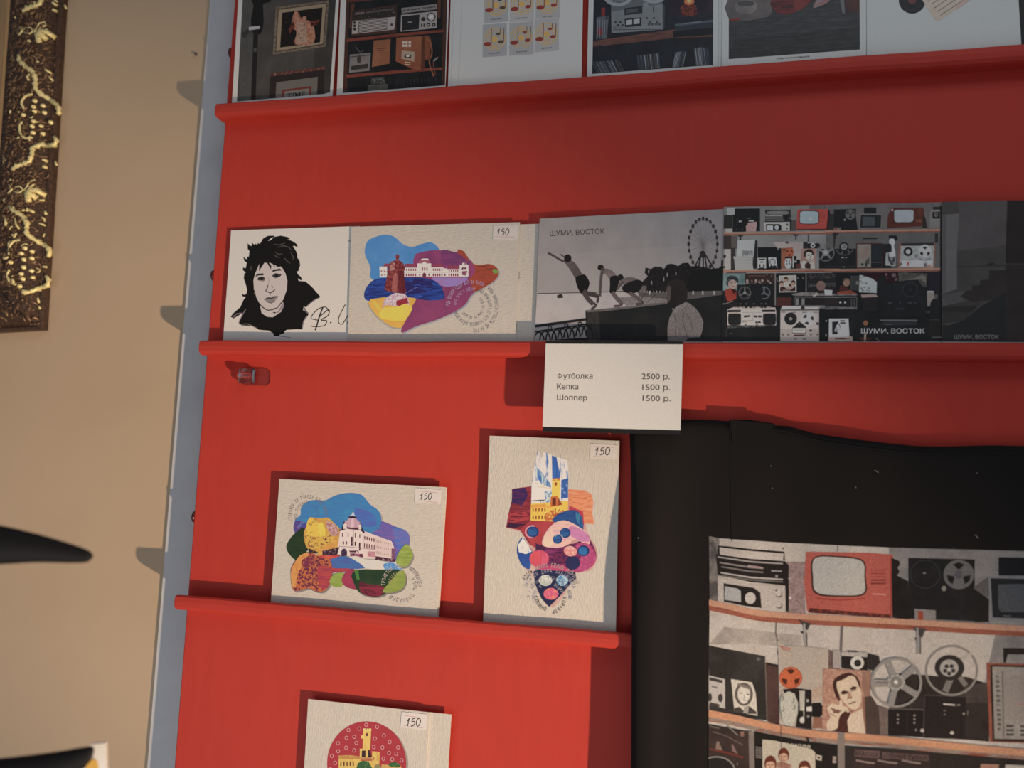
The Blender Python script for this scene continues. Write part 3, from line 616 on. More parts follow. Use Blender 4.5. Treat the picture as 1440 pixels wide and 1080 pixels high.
A.E(580, 432, 13, 16, '6f2c40'); A.B(440, 410, 888, 413, 'a8667a'); A.B(440, 442, 888, 448, '7d2f4a')
for x in (548, 612, 724): A.E(x, 430, 5, 9, br_, n=10)
A.P([(838, 380), (858, 376), (850, 395), (836, 392)], '6d3050'); A.E(866, 384, 8, 7, '6d3050', n=10); A.P([(840, 405), (880, 402), (872, 436), (842, 430)], 'a8667a', '6d3050', .5, 'speck')
for q in ((276, 398), (296, 400), (278, 426), (300, 424)): A.B(q[0], q[1], q[0]+9, q[1]+12, '9d6d7c')
st_, sd = '8f3f3e', '6b2229'
A.E(392, 304, 14, 17, st_, sd, .5, 'speck'); A.P([(384, 318), (400, 318), (404, 328), (424, 338), (440, 362), (446, 388), (438, 402), (442, 470), (452, 545), (446, 562), (380, 553), (330, 548), (300, 530), (312, 480), (322, 420), (318, 404), (330, 392), (326, 370), (342, 342), (372, 330), (382, 326)], st_, sd, .5, 'speck')
A.P([(398, 400), (436, 400), (450, 560), (400, 556)], sd, '551a22', .4, 'brushv'); A.P([(366, 430), (392, 425), (384, 548), (352, 540)], 'a45a52', st_, .4, 'brushv', 2); A.P([(352, 350), (375, 345), (372, 395), (340, 400), (342, 370)], 'b07a70', st_, .45, 'speck', 2); A.L([(372, 378), (410, 384), (436, 376)], 9, sd)
A.P([(300, 600), (345, 570), (380, 556), (440, 562), (470, 590), (475, 640), (440, 630), (400, 648), (310, 640), (288, 672)], 'b98f9c', 'ccc0c4', .5, 'speck'); A.P([(384, 612), (460, 590), (470, 628), (440, 632), (405, 648), (384, 640)], '9a2734', '7c1f2c', .4, 'soft')
T_ = 'a8a2c0'; TD = '6d6874'
A.arc('ГДЕ ВОЛНОЙ СЕДОЙ ВАЛ ЗА ВАЛОМ', 915, 650, 158, -178, -62, 26, 'b09cc0'); A.arc('РЕКА ВЫРВЕТСЯ ГОРОСТЬ НЕ НА ГОД', 915, 650, 158, -50, 88, 26, TD)
A.arc('АМУР ТЕЧЁТ К ОКЕАНУ', 915, 650, 112, -176, -80, 22, 'a890b8'); A.arc('БЕЗ КРАЯ БЕРЕГА ДО НЕГО ЭКСПРЕССА ЛЬЁТСЯ ДЕТЯМ', 915, 650, 112, -66, 164, 24, TD)
A.arc('КУДА НИ ГЛЯНЬ', 915, 650, 66, -48, 60, 20, TD); A.arc('ТО НЕ ВПЯТ', 915, 650, 66, 64, 150, 20, TD)
A.L([(1243, 408), (1241, 460)], 4, '7a7570')
A.build('printed_collage', o, plane(y))
sticker(o, plane(y), C1, [(1062, 88), (1232, 86), (1229, 184), (1058, 182)], '150', (1092, 108, 1172, 154), [[(1074, 101), (1210, 101)], [(1074, 164), (1210, 167)]], G2)

# diving boys photo
y = -.0068; C2 = (740, 280, 4.9655); GV = (1.75, 1.85, 1.95)
o = make_card('photo_postcard', 'black-and-white photo postcard of three boys diving off a wall near a big wheel', 'postcard', [(759, 307.5), (1018, 294), (1017, 480), (752, 478)], y, M['photo'], FL[1], .0005)
A = Art(GV); A.clip = [(759, 307.5), (1018, 294), (1017, 480), (752, 478)]; A.crop(*C2)
A.P([(40, 100), (1400, 60), (1400, 1100), (40, 1100)], '918a89', '8c8584', .5, 'soft'); A.P([(40, 100), (1400, 60), (1400, 300), (40, 400)], '8f8887', '878080', .5, 'soft')
A.P([(78, 665), (560, 650), (860, 655), (860, 760), (60, 900)], 'a39c9b', '9a9392', .4, 'soft'); A.L([(78, 660), (400, 653), (850, 640)], 6, '4c4645')
A.P([(214, 672), (228, 670), (230, 664), (250, 664), (256, 674), (258, 690), (218, 692)], '2c2827')
# big wheel
for r_, w_ in ((1.0, 4), (.93, 2)): A.R(1235, 315, 100*r_, 178*r_, w_, '4a4444', 44)
for i in range(24):
    a = 2*pi*i/24; x, y_ = 1235+101*cos(a), 315+180*sin(a)
    A.L([(1235, 330), (1235+92*cos(a), 315+165*sin(a))], 1.6, '6f6868')
    if y_ < 475: A.P([(x-8, y_-10), (x+6, y_-12), (x+9, y_+4), (x+6, y_+12), (x-8, y_+12)], '2d2928'); 
for x0, x1 in ((1228, 1165), (1222, 1200), (1236, 1236), (1244, 1262), (1240, 1318)): A.L([(x0, 370), (x1, 500)], 9, '2a2625')
A.E(1232, 385, 20, 24, '2a2625')
# trees
tr = [(815, 600), (800, 590), (830, 560), (850, 540), (828, 515), (835, 478), (870, 490), (900, 472), (940, 475), (962, 490), (985, 458), (1010, 452), (1040, 458), (1060, 470), (1090, 448), (1130, 445), (1150, 470), (1200, 468), (1280, 485), (1320, 500), (1360, 470), (1362, 430), (1375, 420), (1375, 680), (1100, 680), (830, 650)]
A.P(tr, '1a1818', '242121', .4, 'speck')
for p in ((855, 505), (985, 530), (1045, 520), (960, 560), (875, 585)): A.E(*p, 5, 16, '7b7574', n=8)
A.P([(1150, 500), (1375, 480), (1375, 680), (1100, 690)], '151616'); 
A.P([(780, 655), (1375, 640), (1375, 680), (990, 715), (800, 700)], '5a5453', '4b4645', .5, 'soft'); A.B(780, 606, 840, 655, '3c3837', '5f5958', .5, 'brushv')
A.P([(640, 690), (800, 680), (990, 700), (985, 722), (820, 735), (700, 745)], '7e7776', '6e6766', .5, 'speck')
for x in (860, 1165, 1232, 1312): A.B(x-5, 642, x+6, 668, 'a09998')
for x in range(800, 1000, 22): A.B(x, 640, x+4, 655, '969090')
A.L([(790, 720), (830, 660)], 5, '3a3635'); A.L([(850, 715), (905, 665)], 4, '3a3635')
# wall
A.P([(415, 780), (520, 770), (985, 722), (1100, 705), (1380, 668), (1380, 1010), (425, 1010)], '1c1d1e', '242424', .4, 'soft')
A.P([(415, 778), (560, 766), (985, 722), (985, 732), (560, 782), (425, 795)], '5b5554'); A.P([(425, 792), (510, 785), (520, 1010), (425, 1010)], '33302f', '292727', .5, 'brushv')
# railing
A.P([(60, 880), (430, 830), (432, 846), (60, 898)], '1c1b1b'); A.P([(60, 922), (430, 868), (430, 876), (60, 932)], '1c1b1b')
for i in range(9):
    x = 60+i*42; yb = 925-i*6; A.R(x+30, yb+72, 36, 68, 9, '1d1b1b', 16, 180, 360)
for x in (165, 280, 378): A.R(x, 898-(x-165)*.12, 12, 13, 6, '1d1b1b', 12)
A.P([(60, 990), (430, 968), (430, 1010), (60, 1010)], '191818')
# diver 1
SKN, DK = '4b4241', '1c1918'
def limb(pts, w, c, c2='5d5352'): A.L(pts, w, c, sm=3)
limb([(285, 440), (240, 425), (195, 398), (155, 378)], 16, SKN); A.P([(145, 374), (170, 374), (190, 396), (180, 400)], SKN); limb([(265, 402), (235, 385)], 9, SKN)
A.P([(262, 432), (300, 425), (335, 440), (365, 480), (392, 530), (385, 555), (350, 560), (322, 520), (290, 470)], '5a504e', SKN, .5, 'soft', 4)
A.E(290, 413, 26, 28, DK); A.E(280, 425, 14, 16, DK)
A.P([(345, 550), (385, 530), (412, 530), (438, 570), (440, 600), (420, 650), (390, 665), (360, 620)], '161414', sm=4)
limb([(400, 640), (430, 660), (480, 670), (498, 680)], 30, '3d3534'); limb([(495, 672), (505, 690), (495, 725)], 15, '3d3534')
limb([(400, 645), (430, 695), (470, 735)], 30, '453c3b'); limb([(470, 730), (490, 742), (455, 772)], 14, '3d3534')
# boy 2
A.P([(520, 500), (560, 486), (600, 500), (635, 540), (620, 570), (580, 560), (560, 530), (530, 520)], '6e6362', '564c4b', .5, 'soft', 4); A.E(520, 478, 22, 20, DK); A.E(535, 490, 14, 12, '453c3a')
limb([(530, 510), (522, 570), (518, 640), (516, 680)], 15, SKN)
A.P([(588, 545), (630, 535), (650, 560), (640, 610), (620, 655), (585, 655), (585, 600)], '171515', sm=4); limb([(600, 650), (640, 700), (672, 730)], 27, '5a4f4e'); limb([(675, 728), (655, 745), (615, 748)], 14, '4a4140')
# boy 3
A.E(658, 548, 22, 22, DK); A.P([(640, 600), (670, 560), (720, 545), (780, 560), (790, 590), (740, 600), (690, 590)], '6a5f5e', '504746', .5, 'soft', 4); limb([(680, 580), (650, 610), (632, 635)], 14, SKN)
A.P([(700, 590), (780, 565), (815, 590), (790, 640), (740, 660), (690, 650), (670, 620)], '191717', sm=4); limb([(720, 655), (770, 685), (800, 715)], 24, '574c4b'); limb([(805, 712), (815, 728), (765, 735)], 14, '463d3c')
# man in front
A.P([(988, 1000), (986, 900), (1000, 830), (1020, 790), (1050, 750), (1100, 720), (1140, 728), (1180, 760), (1215, 805), (1238, 860), (1230, 915), (1215, 965), (1130, 968), (1110, 1000)], '7a7473', '625c5b', .5, 'grain')
A.L([(1100, 800), (1094, 850), (1106, 900), (1126, 965)], 7, '524d4c', sm=3); A.L([(1120, 800), (1150, 860), (1165, 930)], 5, '514c4b', sm=3); A.L([(1030, 800), (1045, 870), (1040, 960)], 5, '56504f', sm=3)
A.P([(1015, 765), (1060, 745), (1100, 718), (1125, 715), (1120, 745), (1040, 800)], '7b7574', '625c5b', .4, 'speck')
A.P([(978, 640), (985, 590), (1030, 562), (1090, 570), (1120, 620), (1125, 680), (1112, 720), (1050, 750), (1030, 770), (1020, 740), (990, 715), (980, 690), (990, 665)], '1f1b1b', '2a2424', .5, 'soft', 3)
A.P([(980, 640), (990, 605), (1008, 620), (1005, 700), (990, 712), (982, 690), (988, 665)], '574d4b', '3d3534', .5, 'soft', 3)
A.T('ШУМИ, ВОСТОК', 166, 258, 548, 240, '3b3635', 36)
A.build('printed_photo', o, plane(y))
# shelf-of-electronics photo card
y = -.0079; GS = (2.15, 2.25, 2.25); SA, SB, SC, SD = (1010, 290, 8.4706), (1010, 380, 8.4706), (1160, 290, 8.4706), (1160, 380, 8.4706)
q = [(1018, 291), (1326, 284.5), (1326, 480), (1016, 480)]
o = make_card('photo_postcard', 'photo postcard of shelves crowded with old televisions, radios and tape reels', 'postcard', q, y, M['photo'], FL[1], .0005)
A = Art(GS); A.clip = q; KB = '1c1b1c'
A.crop(*SA, -.012, 700)
A.B(0, -20, 1440, 320, '7d7673', '6f6967', .5); A.B(1100, -20, 2720, 320, '645d5c', '58504f', .5)
A.B(0, 300, 1440, 780, '85807f', '78716f', .4); A.B(1280, 300, 2720, 780, '5d5857', '514c4b', .4)
A.B(0, 780, 2720, 1700, '1a1b1d', '202123', .4)
for x in (1095, 1265): A.B(x-4, -20, x+4, 40, '453f3e')
A.B(105, 10, 195, 100, '9a9897'); A.B(65, 100, 165, 260, '272625'); A.B(90, 262, 170, 305, 'a19892'); A.B(170, 95, 320, 300, KB); A.B(195, 25, 498, 296, '19191a')
for p in ((225, 145), (225, 185), (225, 215), (215, 270), (255, 272), (290, 270)): A.E(*p, 6, 6, '57504e', n=8)
A.B(245, 168, 278, 184, 'a5a19e'); A.B(362, 165, 428, 180, 'a09c9a'); A.B(340, 138, 390, 146, '5d5856')
A.P([(330, 232), (350, 225), (350, 198), (460, 186), (458, 228), (448, 300), (332, 300)], 'b08987', 'a57b7a', .5, 'soft'); A.R(385, 262, 26, 26, 4, '8d6a6a', 16)
# radio
A.R(712, 78, 146, 34, 7, '201e1f', 8); A.P([(560, 44), (862, 42), (862, 56), (576, 58), (576, 90), (560, 90)], '1e1c1d'); A.B(846, 44, 862, 110, '1e1c1d')
A.B(560, 100, 870, 186, '2a2829'); A.B(565, 108, 765, 118, '9a9594'); A.B(568, 124, 770, 132, '6b6665'); A.B(560, 138, 862, 146, '8a8584'); A.B(568, 156, 780, 178, '5f5a59'); A.B(775, 112, 840, 160, '1c1b1c'); A.B(550, 182, 868, 190, '1c1b1c')
A.B(545, 190, 852, 294, 'aaa39e'); A.B(852, 170, 872, 294, '232122'); A.P([(568, 214), (730, 214), (752, 235), (752, 292), (568, 292)], KB); A.B(576, 230, 652, 284, 'b1b1b0'); A.E(697, 254, 26, 26, 'a9aaaa'); A.E(822, 222, 14, 14, '4f4a49'); A.E(820, 266, 12, 10, '4f4a49')
A.B(872, 170, 930, 296, '4d4243')
# red television
A.P([(945, 38), (1310, 35), (1290, 280), (928, 278)], 'ab3a30', 'a0332a', .4, 'soft'); A.P([(1310, 38), (1330, 60), (1318, 290), (1288, 285)], '301a1a')
A.P([(978, 60), (1080, 50), (1190, 60), (1202, 130), (1188, 205), (1080, 216), (975, 205), (968, 130)], '4d2827', sm=4); A.P([(985, 68), (1080, 60), (1182, 70), (1192, 130), (1180, 198), (1080, 208), (982, 198), (976, 130)], '9aa5aa', '8c979d', .4, 'soft', 4); A.E(1095, 152, 20, 16, 'b4c0c4')
for i in range(5): A.B(1215, 110+i*10, 1275, 113+i*10, '8a2c26')
A.B(940, 276, 1290, 286, '3a1a18')
for i in range(5): A.B(1305, 50+i*14, 1330, 58+i*14, '1c1819')
A.B(1322, 100, 1400, 300, '2b2828')
A.crop(*SC, -.012, 700)
A.P([(105, 40), (370, 32), (370, 130), (390, 284), (108, 284)], '19191a'); A.reel(303, 95, 62, '5d5957', '3d3a39', 3, w=9, holes='2b292a'); A.E(236, 158, 11, 12, '8b8684'); A.B(104, 248, 192, 286, '6a5c5b'); A.B(118, 250, 140, 284, '8c3a33')
A.B(465, 14, 612, 86, '1b1a1b'); A.P([(418, 92), (680, 96), (672, 268), (408, 268)], '6f6a69'); A.P([(428, 104), (672, 106), (664, 256), (418, 256)], '1e1f20'); A.P([(450, 125), (590, 128), (596, 190), (588, 238), (446, 238)], '44484b', '3c4043', .4, 'soft'); A.B(612, 112, 664, 250, '202122')
A.P([(750, 110), (790, 20), (1170, 14), (1180, 60), (1165, 240), (780, 262), (740, 262)], '4a2019', '5a281e', .5, 'brush', 0); A.P([(828, 45), (930, 38), (1050, 42), (1062, 110), (1048, 190), (930, 200), (830, 190), (820, 110)], '2a1512', sm=4); A.P([(834, 50), (930, 44), (1044, 48), (1054, 110), (1040, 182), (930, 190), (836, 184), (827, 110)], '989da0', '8b9093', .4, 'soft', 4)
A.P([(1062, 30), (1168, 24), (1160, 230), (1066, 240)], '5f2c1f', '4a2019', .5, 'brushv'); A.E(1120, 180, 40, 20, '70402f', '5f2c1f', .5, 'soft'); A.E(803, 48, 12, 14, 'a69c97'); A.P([(1170, 80), (1200, 150), (1220, 262), (1160, 262)], '2d2424')
A.P([(1262, 45), (1380, 45), (1375, 262), (1244, 262)], '77706d', '686160', .5, 'soft'); A.B(1285, 14, 1400, 48, '2b2322'); A.P([(1280, 70), (1370, 64), (1368, 148), (1278, 148)], '211f20'); A.E(1324, 108, 20, 26, '77706d'); A.E(1324, 108, 10, 14, '2b2322')
A.B(1372, 0, 1430, 1700, '191717')
# first and second shelf boards
for (c, xa, xb, yy) in ((SA, 55, 1440, 306), (SC, 0, 1372, 280), (SA, 55, 1440, 752), (SC, 0, 1372, 744)):
    A.crop(*c, -.012, 700); A.B(xa, yy, xb, yy+20, 'a57862', '9a6a53', .4, 'brush'); A.B(xa, yy+20, xb, yy+34, '8b5240', '74402f', .4, 'brush')
A.crop(*SA, -.012, 700)
A.B(60, 342, 155, 500, '3a2f2d'); A.B(155, 345, 230, 500, '5a4f4d'); A.B(60, 490, 205, 755, '383030')
for x in (265, 925, 1395): A.B(x-30, 342, x+30, 356, '201d1e'); A.B(x-8, 350, x+8, 400, '201d1e')
A.B(1385, 350, 1393, 500, '403b3b'); A.B(1065, 340, 1085, 510, '4c4443')
A.B(50, 505, 150, 748, 'a79c98'); A.B(60, 505, 82, 748, '8a817f'); A.E(72, 590, 22, 22, '2d292a'); A.E(68, 720, 14, 14, '3d3838')
A.P([(232, 408), (440, 398), (420, 602), (215, 600)], 'abaaa9', 'a3a2a1', .5); A.P([(440, 398), (468, 420), (460, 745), (405, 745), (420, 602)], '242324')
for i in range(9): A.B(290+i*14, 520+(i % 3)*6, 300+i*14, 590-(i % 2)*8, '4c4a4b', '8a8887', .5, 'speck')
A.P([(178, 600), (400, 610), (418, 758), (200, 758), (190, 640)], 'a3a09d')
for i in range(9): A.L([(190+i, 615+i*16), (412, 618+i*16)], 2.5, '77736f')
A.B(470, 488, 748, 752, '171718'); A.B(700, 505, 725, 516, '8a8584'); A.B(750, 500, 760, 745, '7a4a3a')
A.P([(470, 616), (570, 616), (570, 740), (470, 740)], 'aeaba8'); A.B(482, 624, 558, 640, '2b2a2b'); A.B(486, 690, 504, 725, '2b2a2b'); A.B(534, 690, 552, 725, '2b2a2b'); A.B(500, 655, 536, 672, '6f6b69'); A.B(490, 728, 550, 738, '3b3a3b')
A.P([(594, 608), (690, 612), (705, 738), (608, 734)], 'b5b0ac'); A.R(648, 662, 32, 36, 7, '2b2a2b', 14); A.E(650, 668, 22, 30, 'b5b0ac'); A.L([(635, 660), (644, 660)], 5, KB); A.L([(655, 660), (666, 660)], 5, KB); A.P([(608, 734), (625, 700), (640, 712), (690, 705), (703, 738)], '2b2a2b')
A.P([(650, 440), (690, 428), (1010, 430), (1010, 560), (980, 700), (760, 700), (760, 500), (700, 500)], '9b8a84', 'a5968f', .5, 'soft'); A.P([(760, 500), (890, 490), (890, 640), (800, 740), (760, 740)], '9a5a3c', '8a4c32', .4, 'soft')
A.E(820, 435, 22, 14, '4a3d3a', n=10); A.reel(850, 552, 50, 'a8512f', 'a8512f', 3, holes='54281a'); A.B(765, 512, 810, 528, '5a2d1c')
A.E(832, 680, 42, 68, 'b5b1ab'); 
for p in ((815, 655), (848, 650), (818, 690), (850, 685)): A.E(*p, 8, 12, '6a6663', n=10)
A.P([(790, 605), (930, 592), (935, 745), (868, 745), (880, 620), (800, 625)], KB); A.B(884, 600, 900, 735, 'a9a5a0'); A.B(908, 650, 932, 674, '9a9794'); A.B(932, 640, 975, 690, KB); A.B(930, 690, 980, 745, '57322c')
A.P([(985, 508), (1170, 504), (1150, 746), (980, 742)], 'a37c72', '94695f', .5, 'soft')
A.P([(1052, 745), (1010, 742), (1000, 700), (1040, 690), (1060, 655), (1090, 672), (1140, 640), (1150, 745)], 'b8a49a'); A.P([(1036, 742), (1030, 700), (1060, 660), (1100, 690), (1098, 745)], '3d2420'); A.E(1085, 590, 52, 68, 'bba79d', rot=-20); A.P([(1022, 600), (1020, 550), (1050, 522), (1100, 512), (1135, 550), (1132, 590), (1115, 560), (1070, 545), (1045, 562), (1040, 610)], '2b1816', sm=2); A.L([(1065, 592), (1090, 580)], 8, '2b1816'); A.L([(1102, 575), (1122, 570)], 8, '2b1816'); A.L([(1095, 590), (1108, 610), (1092, 615)], 5, '5a3a34'); A.L([(1080, 636), (1108, 626)], 6, '5a2a28'); A.P([(988, 665), (1030, 650), (1060, 672), (1020, 700), (1010, 740), (990, 730)], 'bba79d', sm=2)
A.B(1012, 430, 1062, 510, '2a2627'); A.P([(1060, 440), (1170, 436), (1210, 450), (1215, 500), (1065, 505)], '1f1e1f'); A.B(1064, 434, 1170, 448, '95908d'); A.E(1126, 476, 28, 28, 'aaa7a4'); A.E(1126, 476, 11, 11, KB)
# reels and projector
A.crop(*SC, -.012, 700)
A.P([(-70, 510), (370, 505), (372, 744), (-70, 744)], '1a1b1d', '222325', .4, 'soft'); A.reel(8, 545, 105, '6e6a68', '9a9694', 5, w=10, rot=-20); A.R(8, 545, 36, 36, 9, '8a8684', 16)
A.R(232, 478, 105, 100, 7, '625e5c', 30); A.L([(232, 478), (200, 572)], 16, '55514f'); A.L([(232, 478), (300, 560)], 16, '55514f'); A.E(226, 478, 56, 54, '1e1d1e'); A.E(226, 478, 38, 36, '85817f'); A.R(226, 480, 14, 14, 7, '2b2a2b', 12)
A.B(190, 604, 230, 612, '9a9694'); A.B(246, 604, 262, 612, '9a9694'); A.R(238, 650, 46, 22, 3, '3c3b3c', 4); A.B(0, 712, 360, 718, '3a393a'); A.E(222, 718, 7, 7, '8a8684', n=8)
A.B(98, 330, 110, 500, '3c3838'); A.P([(85, 318), (170, 318), (122, 360), (112, 490), (106, 360)], '2a2627')
# radio 2
A.B(372, 440, 690, 738, '4a211e'); A.B(385, 452, 548, 726, '8b8278', '7a7067', .5, 'soft'); A.B(425, 480, 528, 620, '8c766c', '7d675e', .4, 'soft'); A.B(548, 450, 684, 732, '1d1f22'); A.B(560, 464, 676, 650, '24272b'); A.B(550, 664, 680, 672, '55504e'); A.L([(445, 386), (632, 384)], 16, KB); A.L([(450, 386), (450, 440)], 8, '4a4544'); A.L([(626, 386), (626, 440)], 8, '6a6563')
for i in range(14): A.B(392, 476+i*17, 408, 482+i*17, '5c544c')
A.E(445, 690, 16, 16, '2f2b28'); A.B(478, 670, 502, 716, '2f2b28'); A.P([(480, 650), (530, 610), (530, 690), (500, 690)], '5d544c', '3a3430', .5, 'speck')
A.B(690, 450, 790, 738, '1f1f20'); A.P([(725, 560), (780, 545), (840, 560), (840, 715), (720, 705)], '9c9a98', '7d7b7a', .3, 'speck'); A.P([(770, 395), (800, 385), (830, 400), (832, 440), (822, 480), (838, 540), (835, 600), (790, 610), (762, 590), (770, 560), (795, 540), (790, 460), (765, 440)], 'b5b3b0', sm=3)
A.P([(760, 350), (850, 350), (870, 390), (840, 420), (825, 385), (775, 385), (762, 400)], '1b1a1b'); A.P([(750, 590), (790, 640), (835, 600), (830, 690), (790, 705), (755, 650)], '3a3a3d', '85837f', .35, 'speck'); A.L([(755, 560), (760, 600), (790, 620), (825, 600)], 9, '2d2c2d', sm=2)
# white tape recorder in wooden case
A.P([(882, 440), (1318, 444), (1305, 738), (874, 736)], '7a4a38', '8a5743', .5, 'brushv'); A.P([(905, 452), (1300, 456), (1290, 726), (892, 724)], '8d8b89', '9b9997', .5, 'speck'); A.B(905, 444, 1300, 476, '2b2625'); A.B(915, 650, 1280, 726, 'b3b1ae'); A.E(990, 545, 56, 54, '232223'); A.E(990, 545, 28, 28, 'a9a6a3'); A.reel(1192, 542, 78, 'aba8a4', 'aba8a4', 3, holes='262526', rot=90); A.R(1192, 620, 70, 30, 10, '5a5654', 12, 20, 160)
A.B(980, 668, 998, 716, 'a1323a'); A.E(906, 690, 10, 10, KB); A.E(1088, 598, 20, 26, '77736f'); A.L([(1000, 640), (1020, 672)], 5, '4c4948'); A.E(1195, 700, 20, 30, '55504f', 'a09c99', .5, 'speck'); A.E(1245, 715, 30, 14, '9a5a44', 'b08a7a', .5, 'speck'); A.L([(860, 735), (1000, 728), (1300, 735)], 8, '9a7a6c'); A.L([(905, 480), (1285, 486)], 5, 'a09c99')
A.B(1310, 330, 1345, 440, '2b2829')
# third row, left half
A.crop(*SB, -.006, 700)
A.B(55, 24, 1360, 36, '8a807c')
A.B(50, 40, 320, 240, '4d6668', '7a8c8c', .4, 'soft'); A.P([(110, 90), (150, 62), (210, 75), (240, 110), (235, 150), (200, 130), (150, 140), (120, 190), (95, 160)], '262b2e', '4a4f52', .4, 'speck', 3); A.E(170, 165, 52, 56, 'b09a90', '8f7a72', .4, 'soft'); A.L([(140, 152), (170, 150)], 6, '4a3a38'); A.L([(190, 148), (212, 148)], 6, '4a3a38'); A.L([(160, 195), (200, 192)], 6, '7a3a34'); A.P([(85, 235), (150, 215), (215, 240), (215, 340), (140, 370), (105, 365), (75, 270)], '9a3426', '7c2a20', .4, 'soft'); A.P([(150, 220), (215, 235), (200, 300), (170, 260)], '3a1512')
A.B(320, 40, 672, 160, '2d2121', '3d2a28', .4, 'soft')
for i, x in enumerate((345, 400, 450, 490, 525)): A.E(x, 125+(i % 2)*6, 14, 18, ('9a8580', '6a4a44')[i % 2], n=10); A.P([(x-22, 165), (x-12, 138), (x+12, 138), (x+22, 165)], ('7d6a66', '3d3434', '6a5a58')[i % 3])
A.L([(585, 120), (630, 160)], 12, '9a8a84'); A.B(355, 60, 560, 72, '5a3a36'); A.E(580, 55, 8, 8, '7a6a66', n=8); A.E(635, 66, 8, 8, '7a6a66', n=8)
A.B(672, 36, 686, 420, '77706d'); A.B(100, 24, 335, 32, '27403f')
A.P([(225, 172), (650, 175), (650, 430), (225, 430)], '1a1b1e', '202226', .4, 'soft')
A.reel(316, 268, 76, '5c5a5b', '7d7a7a', 3, w=8); A.R(316, 268, 54, 54, 3, '48474a', 18); A.reel(545, 270, 76, '595d60', '50555a', 3, w=12); A.E(470, 200, 50, 50, '1b1c1f'); A.P([(400, 180), (500, 175), (520, 340), (400, 340)], '1b1c1f')
for x in (262, 335, 425, 515, 568): A.E(x, 400, 12, 8, '5f5c5c', n=8)
A.P([(100, 430), (130, 370), (200, 350), (225, 380), (225, 430)], '232021'); A.L([(40, 402), (90, 400), (170, 365)], 12, '6d625e')
A.B(690, 36, 1040, 300, '18191a'); A.B(700, 325, 870, 430, '47231f', '55302a', .4, 'soft'); A.B(1040, 30, 1052, 260, '6f6967')
A.P([(722, 66), (930, 60), (932, 262), (724, 264)], 'b3aaa2'); A.P([(736, 78), (916, 72), (918, 250), (736, 252)], 'a59a92')
for cx, cy, in ((806, 112), (755, 160), (892, 155), (848, 200)): A.face(cx, cy+4, 44, 54, 'b08d7d', '4a2319', '3a1c16')
A.P([(775, 150), (835, 150), (840, 205), (780, 210)], 'b5a8a0'); A.P([(736, 205), (780, 195), (820, 225), (870, 230), (918, 190), (918, 250), (736, 252)], '3d1c17'); A.T('СЕДЬМОЕ', 762, 246, 860, 244, 'b8aaa0', 12)
for p in ((700, 100), (704, 125), (948, 95), (1010, 95)): A.B(p[0]-7, p[1]-9, p[0]+7, p[1]+9, '6f6a69')
A.P([(870, 285), (1000, 262), (1240, 268), (1440, 285), (1440, 305), (900, 305)], '7f7775', '5d5553', .4, 'speck')
A.B(1055, 40, 1400, 260, '232022'); 
for i, (a, b_) in enumerate(((1075, 1395), (1070, 1390), (1090, 1380))): A.B(a, 55+i*18, b_, 64+i*18, '4d4746', '232022', .5, 'speck')
A.T('ДЫМ И ЗОЛОТО', 1070, 200, 1398, 192, '5d5756', 40)
A.E(1222, 190, 52, 60, '8a6a62', '7a5a54', .5, 'soft'); A.P([(1180, 255), (1200, 240), (1250, 240), (1270, 275), (1185, 275)], '30211f'); A.L([(1198, 190), (1212, 190)], 5, '4a302c'); A.L([(1235, 190), (1250, 190)], 5, '4a302c'); A.L([(1212, 222), (1236, 222)], 5, '5a3430'); A.L([(1180, 278), (1150, 300), (1130, 312)], 26, 'a59a94')
A.P([(1262, 232), (1360, 240), (1352, 300), (1270, 296)], 'b8bab8')
A.P([(910, 312), (1440, 318), (1440, 430), (912, 424)], '5b5655'); A.P([(922, 326), (1440, 332), (1440, 418), (922, 418)], '201f20')
for i in range(2):
    for j in range(5): A.B(930+i*62, 340+j*16, 958+i*70, 348+j*16, 'a5a1a0')
A.B(1100, 365, 1420, 372, '3d3837'); A.B(1085, 345, 1440, 405, '262021')
A.P([(1200, 428), (1440, 434), (1440, 462), (1200, 458)], '6f6b6a', '3a3838', .4, 'speck'); A.B(1215, 465, 1440, 900, '18191c')
# boom box
A.P([(108, 468), (180, 440), (680, 444), (690, 490), (690, 655), (108, 655)], 'b0a39f'); A.P([(150, 452), (200, 438), (620, 436), (650, 450)], '6d6462', 'b0a39f', .5, 'speck')
for x in (330, 385, 520, 560): A.B(x-16, 432, x+16, 450, '2a2828')
for x in (112, 522): A.B(x, 470, x+156 if x < 200 else 680, 498, '242325')
for cx in (195, 610): A.P(smooth_pts([(cx-75, 530), (cx-50, 516), (cx+50, 516), (cx+75, 530), (cx+75, 630), (cx+50, 652), (cx-50, 652), (cx-75, 630)], 3), '212225')
A.B(272, 468, 520, 655, 'b5a9a5'); A.B(275, 500, 515, 504, '8a7f7c'); A.B(412, 505, 416, 600, '8a7f7c'); A.P([(298, 540), (384, 536), (375, 552), (384, 556), (300, 566), (310, 552)], '3a2524')
for x in (422, 474): A.B(x, 538, x+44, 562, '3a2a2a')
A.B(280, 596, 420, 600, '77696a'); A.L([(290, 618), (310, 616)], 8, '5a4d4c'); A.L([(325, 610), (335, 624)], 6, '5a4d4c'); A.P([(440, 622), (458, 604), (470, 620), (485, 602), (510, 620), (505, 630), (442, 630)], '2c2526'); A.E(325, 646, 12, 9, '3a2f2f', n=10); A.E(460, 646, 12, 9, '3a2f2f', n=10)
A.P([(110, 668), (550, 664), (550, 676), (110, 688)], '55585a', '2b2d2f', .5, 'speck'); A.L([(92, 800), (98, 690), (200, 686)], 5, '3d4244'); A.E(155, 750, 6, 6, '5f6566', n=8); A.B(100, 830, 690, 900, '1e2022')
